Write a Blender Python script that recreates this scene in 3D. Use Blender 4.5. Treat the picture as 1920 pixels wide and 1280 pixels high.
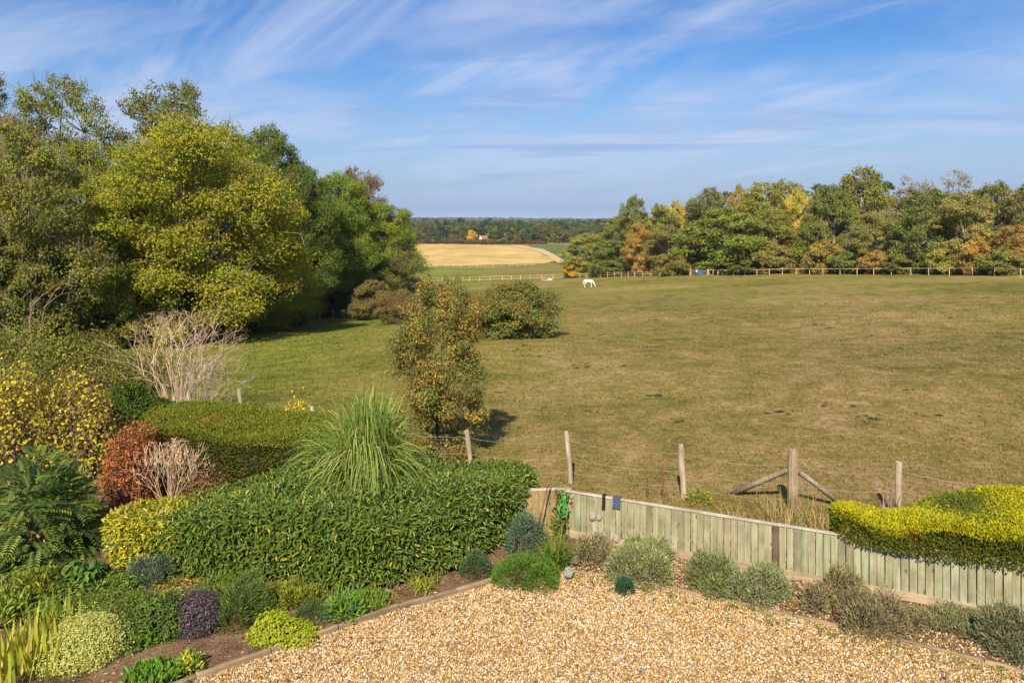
import bpy, bmesh, math, random
import numpy as np
from mathutils import Vector

scene = bpy.context.scene
for o in list(bpy.data.objects):
    bpy.data.objects.remove(o)
C = scene.collection

# ------------------------------------------------------------------ camera
F = 1350.0        # focal length in pixels of the 1920 px wide photograph
CX, CY = 960.0, 412.0   # the level line of sight meets the photograph here
HC = 6.2          # camera height above the garden
cam_data = bpy.data.cameras.new('camera')
cam_data.sensor_width = 36.0
cam_data.lens = 36.0 * F / 1920.0
cam_data.shift_y = -(640.0 - CY) / 1920.0
cam_data.clip_start = 0.1
cam_data.clip_end = 40000
cam = bpy.data.objects.new('camera', cam_data)
C.objects.link(cam)
cam.location = (0, 0, HC)
cam.rotation_euler = (math.radians(90), 0, 0)
scene.camera = cam

# ------------------------------------------------------------------ light
SUN_EL = math.radians(41)
sh = Vector((0.20, 1.0, 0)).normalized()        # the way shadows fall
sun_dir = Vector((-sh.x * math.cos(SUN_EL), -sh.y * math.cos(SUN_EL), math.sin(SUN_EL)))
sun_data = bpy.data.lights.new('sun', 'SUN')
sun_data.energy = 5.0
sun_data.angle = math.radians(0.53)
sun_data.color = (1.0, 0.90, 0.74)
sun = bpy.data.objects.new('sun', sun_data)
C.objects.link(sun)
sun.location = (-20, -40, 60)
sun.rotation_euler = sun_dir.to_track_quat('Z', 'Y').to_euler()

world = bpy.data.worlds.new('World')
scene.world = world
world.use_nodes = True
scene.view_settings.view_transform = 'Standard'
scene.view_settings.look = 'None'
scene.view_settings.exposure = 0.84
scene.view_settings.gamma = 1.0
scene.view_settings.use_curve_mapping = False

def build_world():
    nt = world.node_tree
    nt.nodes.clear()
    N = nt.nodes.new
    L = nt.links.new
    out = N('ShaderNodeOutputWorld')
    bg = N('ShaderNodeBackground')
    bg.inputs['Strength'].default_value = 0.088
    sky = N('ShaderNodeTexSky')
    sky.sky_type = 'NISHITA'
    sky.sun_disc = False
    sky.sun_elevation = SUN_EL
    sky.sun_rotation = math.atan2(sun_dir.x, sun_dir.y)
    sky.air_density = 1.0
    sky.dust_density = 0.3
    sky.ozone_density = 2.0
    tc = N('ShaderNodeTexCoord')
    sep = N('ShaderNodeSeparateXYZ')
    L(tc.outputs['Generated'], sep.inputs[0])
    # thin cloud sheet: the direction meets a level layer overhead
    zz = N('ShaderNodeMath'); zz.operation = 'MAXIMUM'; zz.inputs[1].default_value = 0.0
    L(sep.outputs['Z'], zz.inputs[0])
    za = N('ShaderNodeMath'); za.operation = 'ADD'; za.inputs[1].default_value = 0.20
    L(zz.outputs[0], za.inputs[0])
    dx = N('ShaderNodeMath'); dx.operation = 'DIVIDE'
    dy = N('ShaderNodeMath'); dy.operation = 'DIVIDE'
    L(sep.outputs['X'], dx.inputs[0]); L(za.outputs[0], dx.inputs[1])
    L(sep.outputs['Y'], dy.inputs[0]); L(za.outputs[0], dy.inputs[1])
    comb = N('ShaderNodeCombineXYZ')
    L(dx.outputs[0], comb.inputs[0]); L(dy.outputs[0], comb.inputs[1])
    def cloud(scale, rot, sx, sy, detail, rough, lo, hi, off, dist=0.6):
        mp = N('ShaderNodeMapping')
        mp.inputs['Location'].default_value = off
        mp.inputs['Scale'].default_value = (sx, sy, 1)
        mr = N('ShaderNodeMapping')
        mr.inputs['Rotation'].default_value = (0, 0, math.radians(rot))
        L(comb.outputs[0], mr.inputs['Vector'])
        L(mr.outputs[0], mp.inputs['Vector'])
        n = N('ShaderNodeTexNoise')
        n.inputs['Scale'].default_value = scale
        n.inputs['Detail'].default_value = detail
        n.inputs['Roughness'].default_value = rough
        n.inputs['Distortion'].default_value = dist
        L(mp.outputs[0], n.inputs['Vector'])
        r = N('ShaderNodeMapRange'); r.interpolation_type = 'SMOOTHSTEP'
        r.inputs['From Min'].default_value = lo
        r.inputs['From Max'].default_value = hi
        L(n.outputs['Fac'], r.inputs['Value'])
        return r.outputs[0]
    broad = cloud(1.05, 20, 0.58, 1.0, 8, 0.56, 0.41, 0.61, (1.3, 2.2, 0), 0.4)
    wisp = cloud(1.35, 47, 0.42, 1.55, 8, 0.58, 0.45, 0.71, (7.7, 1.2, 0), 0.5)
    under = cloud(1.6, 8, 0.30, 1.5, 7, 0.55, 0.50, 0.66, (11.0, 3.0, 0))
    hsv = N('ShaderNodeHueSaturation')
    hsv.inputs['Saturation'].default_value = 1.42
    hsv.inputs['Hue'].default_value = 0.512
    hsv.inputs['Value'].default_value = 0.80
    L(sky.outputs[0], hsv.inputs['Color'])
    # thin lavender veil thickening towards the horizon
    veil = N('ShaderNodeMapRange'); veil.interpolation_type = 'SMOOTHSTEP'
    veil.inputs['From Min'].default_value = -0.02
    veil.inputs['From Max'].default_value = 0.26
    veil.inputs['To Min'].default_value = 0.95
    veil.inputs['To Max'].default_value = 0.0
    L(sep.outputs['Z'], veil.inputs['Value'])
    base = N('ShaderNodeMixRGB'); base.inputs[2].default_value = (1.80, 2.60, 4.3, 1)
    L(veil.outputs[0], base.inputs[0]); L(hsv.outputs[0], base.inputs[1])
    mx = N('ShaderNodeMath'); mx.operation = 'MAXIMUM'
    m0 = N('ShaderNodeMath'); m0.operation = 'MULTIPLY'; m0.inputs[1].default_value = 0.80
    L(broad, m0.inputs[0]); L(m0.outputs[0], mx.inputs[0]); L(wisp, mx.inputs[1])
    # the sheets thin out near the horizon
    thin = N('ShaderNodeMapRange'); thin.interpolation_type = 'SMOOTHSTEP'
    thin.inputs['From Min'].default_value = 0.0; thin.inputs['From Max'].default_value = 0.12
    thin.inputs['To Min'].default_value = 0.2; thin.inputs['To Max'].default_value = 0.84
    L(sep.outputs['Z'], thin.inputs['Value'])
    m1 = N('ShaderNodeMath'); m1.operation = 'MULTIPLY'
    L(mx.outputs[0], m1.inputs[0]); L(thin.outputs[0], m1.inputs[1])
    ccol = N('ShaderNodeMixRGB')
    ccol.inputs[1].default_value = (3.5, 4.1, 5.7, 1)
    ccol.inputs[2].default_value = (2.1, 2.9, 4.8, 1)
    L(under, ccol.inputs[0])
    vm = N('ShaderNodeMixRGB')
    L(m1.outputs[0], vm.inputs[0])
    L(base.outputs[0], vm.inputs[1])
    L(ccol.outputs[0], vm.inputs[2])
    L(vm.outputs[0], bg.inputs['Color'])
    L(bg.outputs[0], out.inputs['Surface'])
build_world()
scene.cycles.max_bounces = 6
scene.cycles.diffuse_bounces = 3
scene.cycles.glossy_bounces = 2
scene.cycles.transmission_bounces = 4
scene.cycles.transparent_max_bounces = 4
scene.cycles.volume_bounces = 0

# ------------------------------------------------------------------ terrain height
_cols = {
    -1.60: [(50, -3), (100, -6), (200, -11), (370, -18), (580, -14)],
    -0.71: [(30, -0.8), (50, -3), (65, -4), (100, -6), (200, -11), (370, -18), (580, -14)],
    -0.40: [(30, -0.9), (50, -2.8), (65, -4), (100, -6.3), (200, -11), (370, -18), (580, -13)],
    -0.26: [(30, -0.7), (50, -2.2), (80, -5.2), (125, -7.4), (190, -10.2), (370, -18), (580, -13)],
    -0.10: [(30, -0.6), (47, -1.7), (80, -3.9), (125, -6.8), (190, -10.1), (280, -14), (370, -18), (580, -13)],
    0.07: [(30, -0.5), (50, -1.7), (80, -3.6), (140, -6.9), (200, -10.1), (280, -14), (370, -18), (580, -13)],
    0.17: [(30, -0.4), (50, -1.4), (80, -3), (140, -6), (175, -7.5), (250, -11), (370, -17), (580, -13)],
    0.25: [(30, -0.3), (50, -1.2), (80, -2.5), (160, -6.07), (250, -9), (370, -14), (580, -13)],
    0.375: [(30, -0.3), (60, -1.4), (100, -3), (148, -5.1), (200, -6.5), (370, -12), (580, -13)],
    0.55: [(30, -0.2), (60, -0.9), (100, -2.3), (125, -3.4), (200, -5), (370, -10), (580, -13)],
    0.71: [(30, -0.1), (60, -0.5), (100, -1.76), (200, -4), (370, -9), (580, -13)],
    1.60: [(30, 0), (60, -0.2), (100, -1.0), (200, -3), (370, -8), (580, -13)],
}
_tail = [(700, -10), (1000, -10), (2000, -12), (3500, -15), (9000, -40)]
_LD = np.linspace(math.log(15), math.log(9000), 500)
_uk = sorted(_cols)
_tab = []
for u in _uk:
    pts = [(15, 0), (19, 0)] + _cols[u] + _tail
    zz = np.interp(_LD, [math.log(p[0]) for p in pts], [p[1] for p in pts])
    k = np.hanning(25); k /= k.sum()
    zp = np.concatenate([np.full(12, zz[0]), zz, np.full(12, zz[-1])])
    _tab.append(np.convolve(zp, k, 'valid'))
_UF = np.linspace(-1.6, 1.6, 257)
_T = np.stack([np.interp(_UF, _uk, np.array(_tab)[:, j]) for j in range(len(_LD))])
_k = np.hanning(15); _k /= _k.sum()
_Tp = np.pad(_T, ((0, 0), (7, 7)), mode='edge')
_T = np.stack([np.convolve(r, _k, 'valid') for r in _Tp])

def tz(X, Y):
    X = np.asarray(X, float); Y = np.asarray(Y, float)
    Yc = np.maximum(Y, 15.0)
    u = np.clip(X / Yc, -1.6, 1.6)
    a = np.clip((np.log(np.clip(Yc, 15, 8999)) - _LD[0]) / (_LD[1] - _LD[0]), 0, len(_LD) - 1.001)
    b = np.clip((u + 1.6) / (_UF[1] - _UF[0]), 0, len(_UF) - 1.001)
    i = a.astype(int); j = b.astype(int); fa = a - i; fb = b - j
    z = (_T[i, j] * (1 - fa) * (1 - fb) + _T[i + 1, j] * fa * (1 - fb) + _T[i, j + 1] * (1 - fa) * fb + _T[i + 1, j + 1] * fa * fb)
    w = np.clip((Y - 17.0) / 6.0, 0, 1)
    z = z * w * w * (3 - 2 * w)
    und = 0.10 * np.sin(X * 0.21 + 1.0) * np.sin(Y * 0.17 + 0.4) + 0.05 * np.sin(X * 0.53 + Y * 0.31)
    return z + und * np.clip((Y - 22) / 20.0, 0, 1)

def tz1(x, y):
    return float(tz(np.array([x]), np.array([y]))[0])

def ground(px, py):
    """where the sight line of a photograph pixel meets the ground"""
    u = (px - CX) / F; v = (py - CY) / F
    d = np.exp(np.linspace(math.log(5), math.log(3000), 6000))
    g = HC - v * d - tz(u * d, d)
    i = int(np.argmax(g < 0)) if (g < 0).any() else len(d) - 1
    return Vector((u * d[i], d[i], tz1(u * d[i], d[i])))

def at(px, d):
    x = (px - CX) / F * d
    return Vector((x, d, tz1(x, d)))

# ------------------------------------------------------------------ object helpers
def tag(o, label=None, cat=None, group=None, kind=None):
    if label: o['label'] = label
    if cat: o['category'] = cat
    if group: o['group'] = group
    if kind: o['kind'] = kind
    return o

def thing(name, label, cat, loc=(0, 0, 0), rz=0.0, group=None, scale=(1, 1, 1)):
    o = bpy.data.objects.new(name, None)
    o.empty_display_size = 0.2
    C.objects.link(o)
    o.location = loc
    o.rotation_euler = (0, 0, rz)
    o.scale = scale
    return tag(o, label, cat, group)

def part(name, mesh, parent=None, color=None, kind=None, loc=(0, 0, 0), rot=(0, 0, 0), scale=(1, 1, 1)):
    o = bpy.data.objects.new(name, mesh)
    C.objects.link(o)
    o.parent = parent
    o.location = loc
    o.rotation_euler = rot
    o.scale = scale
    if color is not None:
        o.color = (color[0], color[1], color[2], 1)
    if kind: o['kind'] = kind
    return o

def make_mesh(name, V, faces, mat=None, col=None, smooth=False):
    """faces: list of int arrays (n,3) and/or (n,4); col: (nfaces,3) in the same order"""
    me = bpy.data.meshes.new(name)
    V = np.ascontiguousarray(np.asarray(V, np.float32).reshape(-1, 3))
    faces = [np.asarray(f, np.int32) for f in faces if len(f)]
    tot = np.concatenate([np.full(len(f), f.shape[1], np.int32) for f in faces])
    idx = np.concatenate([f.ravel() for f in faces])
    start = np.concatenate([[0], np.cumsum(tot)[:-1]]).astype(np.int32)
    me.vertices.add(len(V)); me.vertices.foreach_set('co', V.ravel())
    me.loops.add(len(idx)); me.loops.foreach_set('vertex_index', idx)
    me.polygons.add(len(tot)); me.polygons.foreach_set('loop_start', start)
    try:
        me.polygons.foreach_set('loop_total', tot)
    except Exception:
        pass
    me.update(calc_edges=True)
    if col is not None:
        a = me.attributes.new('col', 'FLOAT_COLOR', 'FACE')
        c4 = np.ones((len(tot), 4), np.float32); c4[:, :3] = col
        a.data.foreach_set('color', c4.ravel())
    me.polygons.foreach_set('use_smooth', np.full(len(tot), bool(smooth)))
    if mat: me.materials.append(mat)
    return me

class MB:
    """collects pieces of one mesh with a colour for each face"""
    def __init__(self):
        self.V = []; self.Q = []; self.T = []; self.cq = []; self.ct = []; self.n = 0
    def add(self, V, Q=None, T=None, cq=None, ct=None):
        V = np.asarray(V, float).reshape(-1, 3)
        self.V.append(V)
        if Q is not None and len(Q):
            Q = np.asarray(Q, int); self.Q.append(Q + self.n)
            self.cq.append(np.broadcast_to(np.asarray(cq if cq is not None else (1, 1, 1), float), (len(Q), 3)))
        if T is not None and len(T):
            T = np.asarray(T, int); self.T.append(T + self.n)
            self.ct.append(np.broadcast_to(np.asarray(ct if ct is not None else (1, 1, 1), float), (len(T), 3)))
        self.n += len(V)
    def mesh(self, name, mat, smooth=False):
        fs = []; cs = []
        if self.Q: fs.append(np.concatenate(self.Q)); cs.append(np.concatenate(self.cq))
        if self.T: fs.append(np.concatenate(self.T)); cs.append(np.concatenate(self.ct))
        return make_mesh(name, np.concatenate(self.V), fs, mat, np.concatenate(cs), smooth)

def nrm(a):
    return a / np.maximum(np.linalg.norm(a, axis=-1, keepdims=True), 1e-9)

def leaves(mb, P, D, Nn, L, W, cols, shape='diamond', fold=0.25, curl=0.15):
    """many leaves: base P, axis D, face normal Nn, length L, width W"""
    n = len(P)
    D = nrm(D)
    S = nrm(np.cross(D, Nn)); Nn = np.cross(S, D)
    L = np.broadcast_to(np.asarray(L, float), (n,))[:, None]
    W = np.broadcast_to(np.asarray(W, float), (n,))[:, None]
    if shape == 'diamond':
        V = np.stack([P, P + D * L * .5 + S * W * .5 + Nn * W * fold, P + D * L - Nn * L * curl, P + D * L * .5 - S * W * .5 + Nn * W * fold], 1)
        i = np.arange(n)[:, None] * 4
        mb.add(V.reshape(-1, 3), Q=i + np.array([[0, 1, 2, 3]]), cq=cols)
    else:
        V = np.stack([P, P + D * L * .3 + S * W * .42 + Nn * W * fold, P + D * L * .68 + S * W * .45 + Nn * (W * fold - L * curl * .4),
                      P + D * L - Nn * L * curl, P + D * L * .68 - S * W * .45 + Nn * (W * fold - L * curl * .4), P + D * L * .3 - S * W * .42 + Nn * W * fold], 1)
        i = np.arange(n)[:, None] * 6
        mb.add(V.reshape(-1, 3), Q=np.concatenate([i + np.array([[0, 1, 2, 3]]), i + np.array([[0, 3, 4, 5]])]), cq=np.concatenate([cols, cols]))

def blades(mb, P, D, L, W, droop, cols, nseg=5, taper=1.3, base_w=0.6):
    """arching strips"""
    n = len(P)
    D = nrm(D)
    L = np.broadcast_to(np.asarray(L, float), (n,)); W = np.broadcast_to(np.asarray(W, float), (n,)); droop = np.broadcast_to(np.asarray(droop, float), (n,))
    S = np.cross(D, np.array([0, 0, 1.0])) + 1e-4
    S = nrm(S)
    rows = []
    for k in range(nseg + 1):
        t = k / nseg
        c = P + D * (L * t)[:, None]
        c[:, 2] -= droop * L * t * t
        out = D.copy(); out[:, 2] = 0
        c += out * (droop * L * 0.35 * t * t)[:, None]
        w = W * (base_w + (1 - base_w) * min(1, t * 3)) * max(0.04, 1 - t ** taper)
        rows.append(c - S * (w * .5)[:, None]); rows.append(c + S * (w * .5)[:, None])
    V = np.stack(rows, 1)
    m = 2 * (nseg + 1)
    i = np.arange(n)[:, None] * m
    Q = np.concatenate([i + np.array([[2 * k, 2 * k + 1, 2 * k + 3, 2 * k + 2]]) for k in range(nseg)])
    mb.add(V.reshape(-1, 3), Q=Q, cq=np.concatenate([cols] * nseg))

def tubes(mb, P, R, cols=(1, 1, 1), sides=5, cap=True):
    """P (n,k,3) paths, R (n,k) radii"""
    P = np.asarray(P, float); R = np.asarray(R, float)
    n, k = P.shape[:2]
    ax = nrm(P[:, -1] - P[:, 0])
    ref = np.where(np.abs(ax[:, 2:3]) > .9, np.array([[1.0, 0, 0]]), np.array([[0, 0, 1.0]]))
    A = nrm(np.cross(ax, ref)); B = np.cross(ax, A)
    th = np.arange(sides) * 2 * math.pi / sides
    ring = A[:, None, None] * np.cos(th)[None, None, :, None] + B[:, None, None] * np.sin(th)[None, None, :, None]
    V = P[:, :, None] + ring * R[:, :, None, None]
    base = (np.arange(n) * k * sides)[:, None, None]
    q = []
    for j in range(k - 1):
        for s in range(sides):
            s2 = (s + 1) % sides
            q.append([j * sides + s, j * sides + s2, (j + 1) * sides + s2, (j + 1) * sides + s])
    Q = (base + np.array(q)[None]).reshape(-1, 4)
    cols = np.asarray(cols, float)
    cq = np.repeat(np.broadcast_to(cols, (n, 3)), len(q), axis=0)
    mb.add(V.reshape(-1, 3), Q=Q, cq=cq)
    if cap and sides >= 3:
        top = (k - 1) * sides
        t = [[top, top + s, top + s + 1] for s in range(1, sides - 1)]
        mb.add(np.zeros((0, 3)))
        T = ((np.arange(n) * k * sides)[:, None, None] + np.array(t)[None]).reshape(-1, 3)
        mb.T.append(T + mb.n - n * k * sides); mb.ct.append(np.repeat(np.broadcast_to(cols, (n, 3)), len(t), axis=0))

def box_arrays(sx, sy, sz, z0=0.0, bev=0.0):
    x, y = sx / 2, sy / 2
    V = [(-x, -y, z0), (x, -y, z0), (x, y, z0), (-x, y, z0), (-x, -y, z0 + sz), (x, -y, z0 + sz), (x, y, z0 + sz), (-x, y, z0 + sz)]
    Q = [(0, 3, 2, 1), (4, 5, 6, 7), (0, 1, 5, 4), (1, 2, 6, 5), (2, 3, 7, 6), (3, 0, 4, 7)]
    return np.array(V), np.array(Q)

def pal(rng, n, cols, weights=None, val=0.25, hue=0.0):
    """n leaf colours drawn from a palette, with a spread of value"""
    cols = np.asarray(cols, float)
    w = np.ones(len(cols)) if weights is None else np.asarray(weights, float)
    c = cols[rng.choice(len(cols), n, p=w / w.sum())]
    c = c * (1 + (rng.random((n, 1)) - .5) * 2 * val)
    if hue:
        c = c * (1 + (rng.random((n, 3)) - .5) * 2 * hue)
    return np.clip(c, 0.002, 1)

def unit(rng, n):
    return nrm(rng.normal(size=(n, 3)))

# ------------------------------------------------------------------ materials
def new_mat(name):
    m = bpy.data.materials.new(name)
    m.use_nodes = True
    nt = m.node_tree
    nt.nodes.clear()
    return m, nt

def leaf_material(name, trans=0.3, rough=0.55, spec=0.25):
    m, nt = new_mat(name)
    N = nt.nodes.new; L = nt.links.new
    out = N('ShaderNodeOutputMaterial')
    at_ = N('ShaderNodeAttribute'); at_.attribute_name = 'col'
    oi = N('ShaderNodeObjectInfo')
    mul = N('ShaderNodeMixRGB'); mul.blend_type = 'MULTIPLY'; mul.inputs[0].default_value = 1
    L(at_.outputs['Color'], mul.inputs[1]); L(oi.outputs['Color'], mul.inputs[2])
    p = N('ShaderNodeBsdfPrincipled')
    p.inputs['Roughness'].default_value = rough
    p.inputs['Specular IOR Level'].default_value = spec
    L(mul.outputs[0], p.inputs['Base Color'])
    if trans > 0:
        t = N('ShaderNodeBsdfTranslucent')
        tint = N('ShaderNodeMixRGB'); tint.blend_type = 'MULTIPLY'; tint.inputs[0].default_value = 1
        tint.inputs[2].default_value = (1.25, 1.15, 0.5, 1)
        L(mul.outputs[0], tint.inputs[1]); L(tint.outputs[0], t.inputs['Color'])
        mix = N('ShaderNodeMixShader'); mix.inputs[0].default_value = trans
        L(p.outputs[0], mix.inputs[1]); L(t.outputs[0], mix.inputs[2])
        L(mix.outputs[0], out.inputs['Surface'])
    else:
        L(p.outputs[0], out.inputs['Surface'])
    return m

def bark_material(name, rough=0.9):
    m, nt = new_mat(name)
    N = nt.nodes.new; L = nt.links.new
    out = N('ShaderNodeOutputMaterial')
    at_ = N('ShaderNodeAttribute'); at_.attribute_name = 'col'
    oi = N('ShaderNodeObjectInfo')
    mul = N('ShaderNodeMixRGB'); mul.blend_type = 'MULTIPLY'; mul.inputs[0].default_value = 1
    L(at_.outputs['Color'], mul.inputs[1]); L(oi.outputs['Color'], mul.inputs[2])
    tc = N('ShaderNodeTexCoord')
    n = N('ShaderNodeTexNoise'); n.inputs['Scale'].default_value = 6; n.inputs['Detail'].default_value = 5
    mp = N('ShaderNodeMapping'); mp.inputs['Scale'].default_value = (3, 3, 0.6)
    L(tc.outputs['Object'], mp.inputs['Vector']); L(mp.outputs[0], n.inputs['Vector'])
    r = N('ShaderNodeMapRange'); r.inputs['From Min'].default_value = .3; r.inputs['From Max'].default_value = .7
    r.inputs['To Min'].default_value = .6; r.inputs['To Max'].default_value = 1.3
    L(n.outputs['Fac'], r.inputs['Value'])
    m2 = N('ShaderNodeMixRGB'); m2.blend_type = 'MULTIPLY'; m2.inputs[0].default_value = 1
    L(mul.outputs[0], m2.inputs[1]); L(r.outputs[0], m2.inputs[2])
    p = N('ShaderNodeBsdfPrincipled'); p.inputs['Roughness'].default_value = rough
    p.inputs['Specular IOR Level'].default_value = 0.15
    L(m2.outputs[0], p.inputs['Base Color'])
    b = N('ShaderNodeBump'); b.inputs['Strength'].default_value = .4; b.inputs['Distance'].default_value = .03
    L(n.outputs['Fac'], b.inputs['Height']); L(b.outputs[0], p.inputs['Normal'])
    L(p.outputs[0], out.inputs['Surface'])
    return m

def wood_material(name, a, b, rough=0.8, along='Z', scale=1.0, knots=True, tint=0.0):
    """weathered timber; each piece differs through its own colour and its place"""
    m, nt = new_mat(name)
    N = nt.nodes.new; L = nt.links.new
    out = N('ShaderNodeOutputMaterial')
    tc = N('ShaderNodeTexCoord'); oi = N('ShaderNodeObjectInfo')
    add = N('ShaderNodeVectorMath'); add.operation = 'MULTIPLY_ADD'
    cmb = N('ShaderNodeCombineXYZ')
    mr = N('ShaderNodeMath'); mr.operation = 'MULTIPLY'; mr.inputs[1].default_value = 37.0
    L(oi.outputs['Random'], mr.inputs[0])
    for k in range(3): L(mr.outputs[0], cmb.inputs[k])
    add.inputs[1].default_value = (1, 1, 1)
    L(tc.outputs['Object'], add.inputs[0]); L(cmb.outputs[0], add.inputs[2])
    s = {'X': (1.2, 22, 22), 'Y': (22, 1.2, 22), 'Z': (22, 22, 1.2)}[along]
    mp = N('ShaderNodeMapping'); mp.inputs['Scale'].default_value = tuple(v * scale for v in s)
    L(add.outputs[0], mp.inputs['Vector'])
    n = N('ShaderNodeTexNoise'); n.inputs['Scale'].default_value = 1.0; n.inputs['Detail'].default_value = 6; n.inputs['Roughness'].default_value = .62; n.inputs['Distortion'].default_value = .7
    L(mp.outputs[0], n.inputs['Vector'])
    n2 = N('ShaderNodeTexNoise'); n2.inputs['Scale'].default_value = 2.2 * scale; n2.inputs['Detail'].default_value = 4
    L(add.outputs[0], n2.inputs['Vector'])
    ramp = N('ShaderNodeMixRGB')
    ramp.inputs[1].default_value = (*a, 1); ramp.inputs[2].default_value = (*b, 1)
    mrg = N('ShaderNodeMapRange'); mrg.inputs['From Min'].default_value = .32; mrg.inputs['From Max'].default_value = .66
    L(n.outputs['Fac'], mrg.inputs['Value']); L(mrg.outputs[0], ramp.inputs[0])
    st = N('ShaderNodeMapRange'); st.inputs['From Min'].default_value = .3; st.inputs['From Max'].default_value = .7; st.inputs['To Min'].default_value = .65; st.inputs['To Max'].default_value = 1.25
    L(n2.outputs['Fac'], st.inputs['Value'])
    mul = N('ShaderNodeMixRGB'); mul.blend_type = 'MULTIPLY'; mul.inputs[0].default_value = 1
    L(ramp.outputs[0], mul.inputs[1]); L(st.outputs[0], mul.inputs[2])
    mul2 = N('ShaderNodeMixRGB'); mul2.blend_type = 'MULTIPLY'; mul2.inputs[0].default_value = 1
    L(mul.outputs[0], mul2.inputs[1]); L(oi.outputs['Color'], mul2.inputs[2])
    col = mul2.outputs[0]
    if knots:
        v = N('ShaderNodeTexVoronoi'); v.inputs['Scale'].default_value = 1.0
        mk = N('ShaderNodeMapping'); mk.inputs['Scale'].default_value = {'Z': (5, 5, 2.6), 'X': (2.6, 5, 5), 'Y': (5, 2.6, 5)}[along]
        L(add.outputs[0], mk.inputs['Vector']); L(mk.outputs[0], v.inputs['Vector'])
        kr = N('ShaderNodeMapRange'); kr.inputs['From Min'].default_value = .06; kr.inputs['From Max'].default_value = .12; kr.inputs['To Min'].default_value = .75; kr.inputs['To Max'].default_value = 0
        L(v.outputs['Distance'], kr.inputs['Value'])
        kx = N('ShaderNodeMixRGB'); kx.inputs[2].default_value = (.08, .045, .025, 1)
        L(kr.outputs[0], kx.inputs[0]); L(col, kx.inputs[1]); col = kx.outputs[0]
    p = N('ShaderNodeBsdfPrincipled'); p.inputs['Roughness'].default_value = rough; p.inputs['Specular IOR Level'].default_value = .2
    L(col, p.inputs['Base Color'])
    bp = N('ShaderNodeBump'); bp.inputs['Strength'].default_value = .35; bp.inputs['Distance'].default_value = .01
    L(n.outputs['Fac'], bp.inputs['Height']); L(bp.outputs[0], p.inputs['Normal'])
    L(p.outputs[0], out.inputs['Surface'])
    return m

def plain_material(name, rgb, rough=0.7, metal=0.0, spec=0.3, noise=0.15, nscale=8.0):
    m, nt = new_mat(name)
    N = nt.nodes.new; L = nt.links.new
    out = N('ShaderNodeOutputMaterial')
    tc = N('ShaderNodeTexCoord')
    n = N('ShaderNodeTexNoise'); n.inputs['Scale'].default_value = nscale; n.inputs['Detail'].default_value = 4
    L(tc.outputs['Object'], n.inputs['Vector'])
    r = N('ShaderNodeMapRange'); r.inputs['From Min'].default_value = .3; r.inputs['From Max'].default_value = .7
    r.inputs['To Min'].default_value = 1 - noise; r.inputs['To Max'].default_value = 1 + noise
    L(n.outputs['Fac'], r.inputs['Value'])
    mul = N('ShaderNodeMixRGB'); mul.blend_type = 'MULTIPLY'; mul.inputs[0].default_value = 1
    mul.inputs[1].default_value = (*rgb, 1); L(r.outputs[0], mul.inputs[2])
    p = N('ShaderNodeBsdfPrincipled'); p.inputs['Roughness'].default_value = rough; p.inputs['Metallic'].default_value = metal
    p.inputs['Specular IOR Level'].default_value = spec
    L(mul.outputs[0], p.inputs['Base Color']); L(p.outputs[0], out.inputs['Surface'])
    return m

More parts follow.
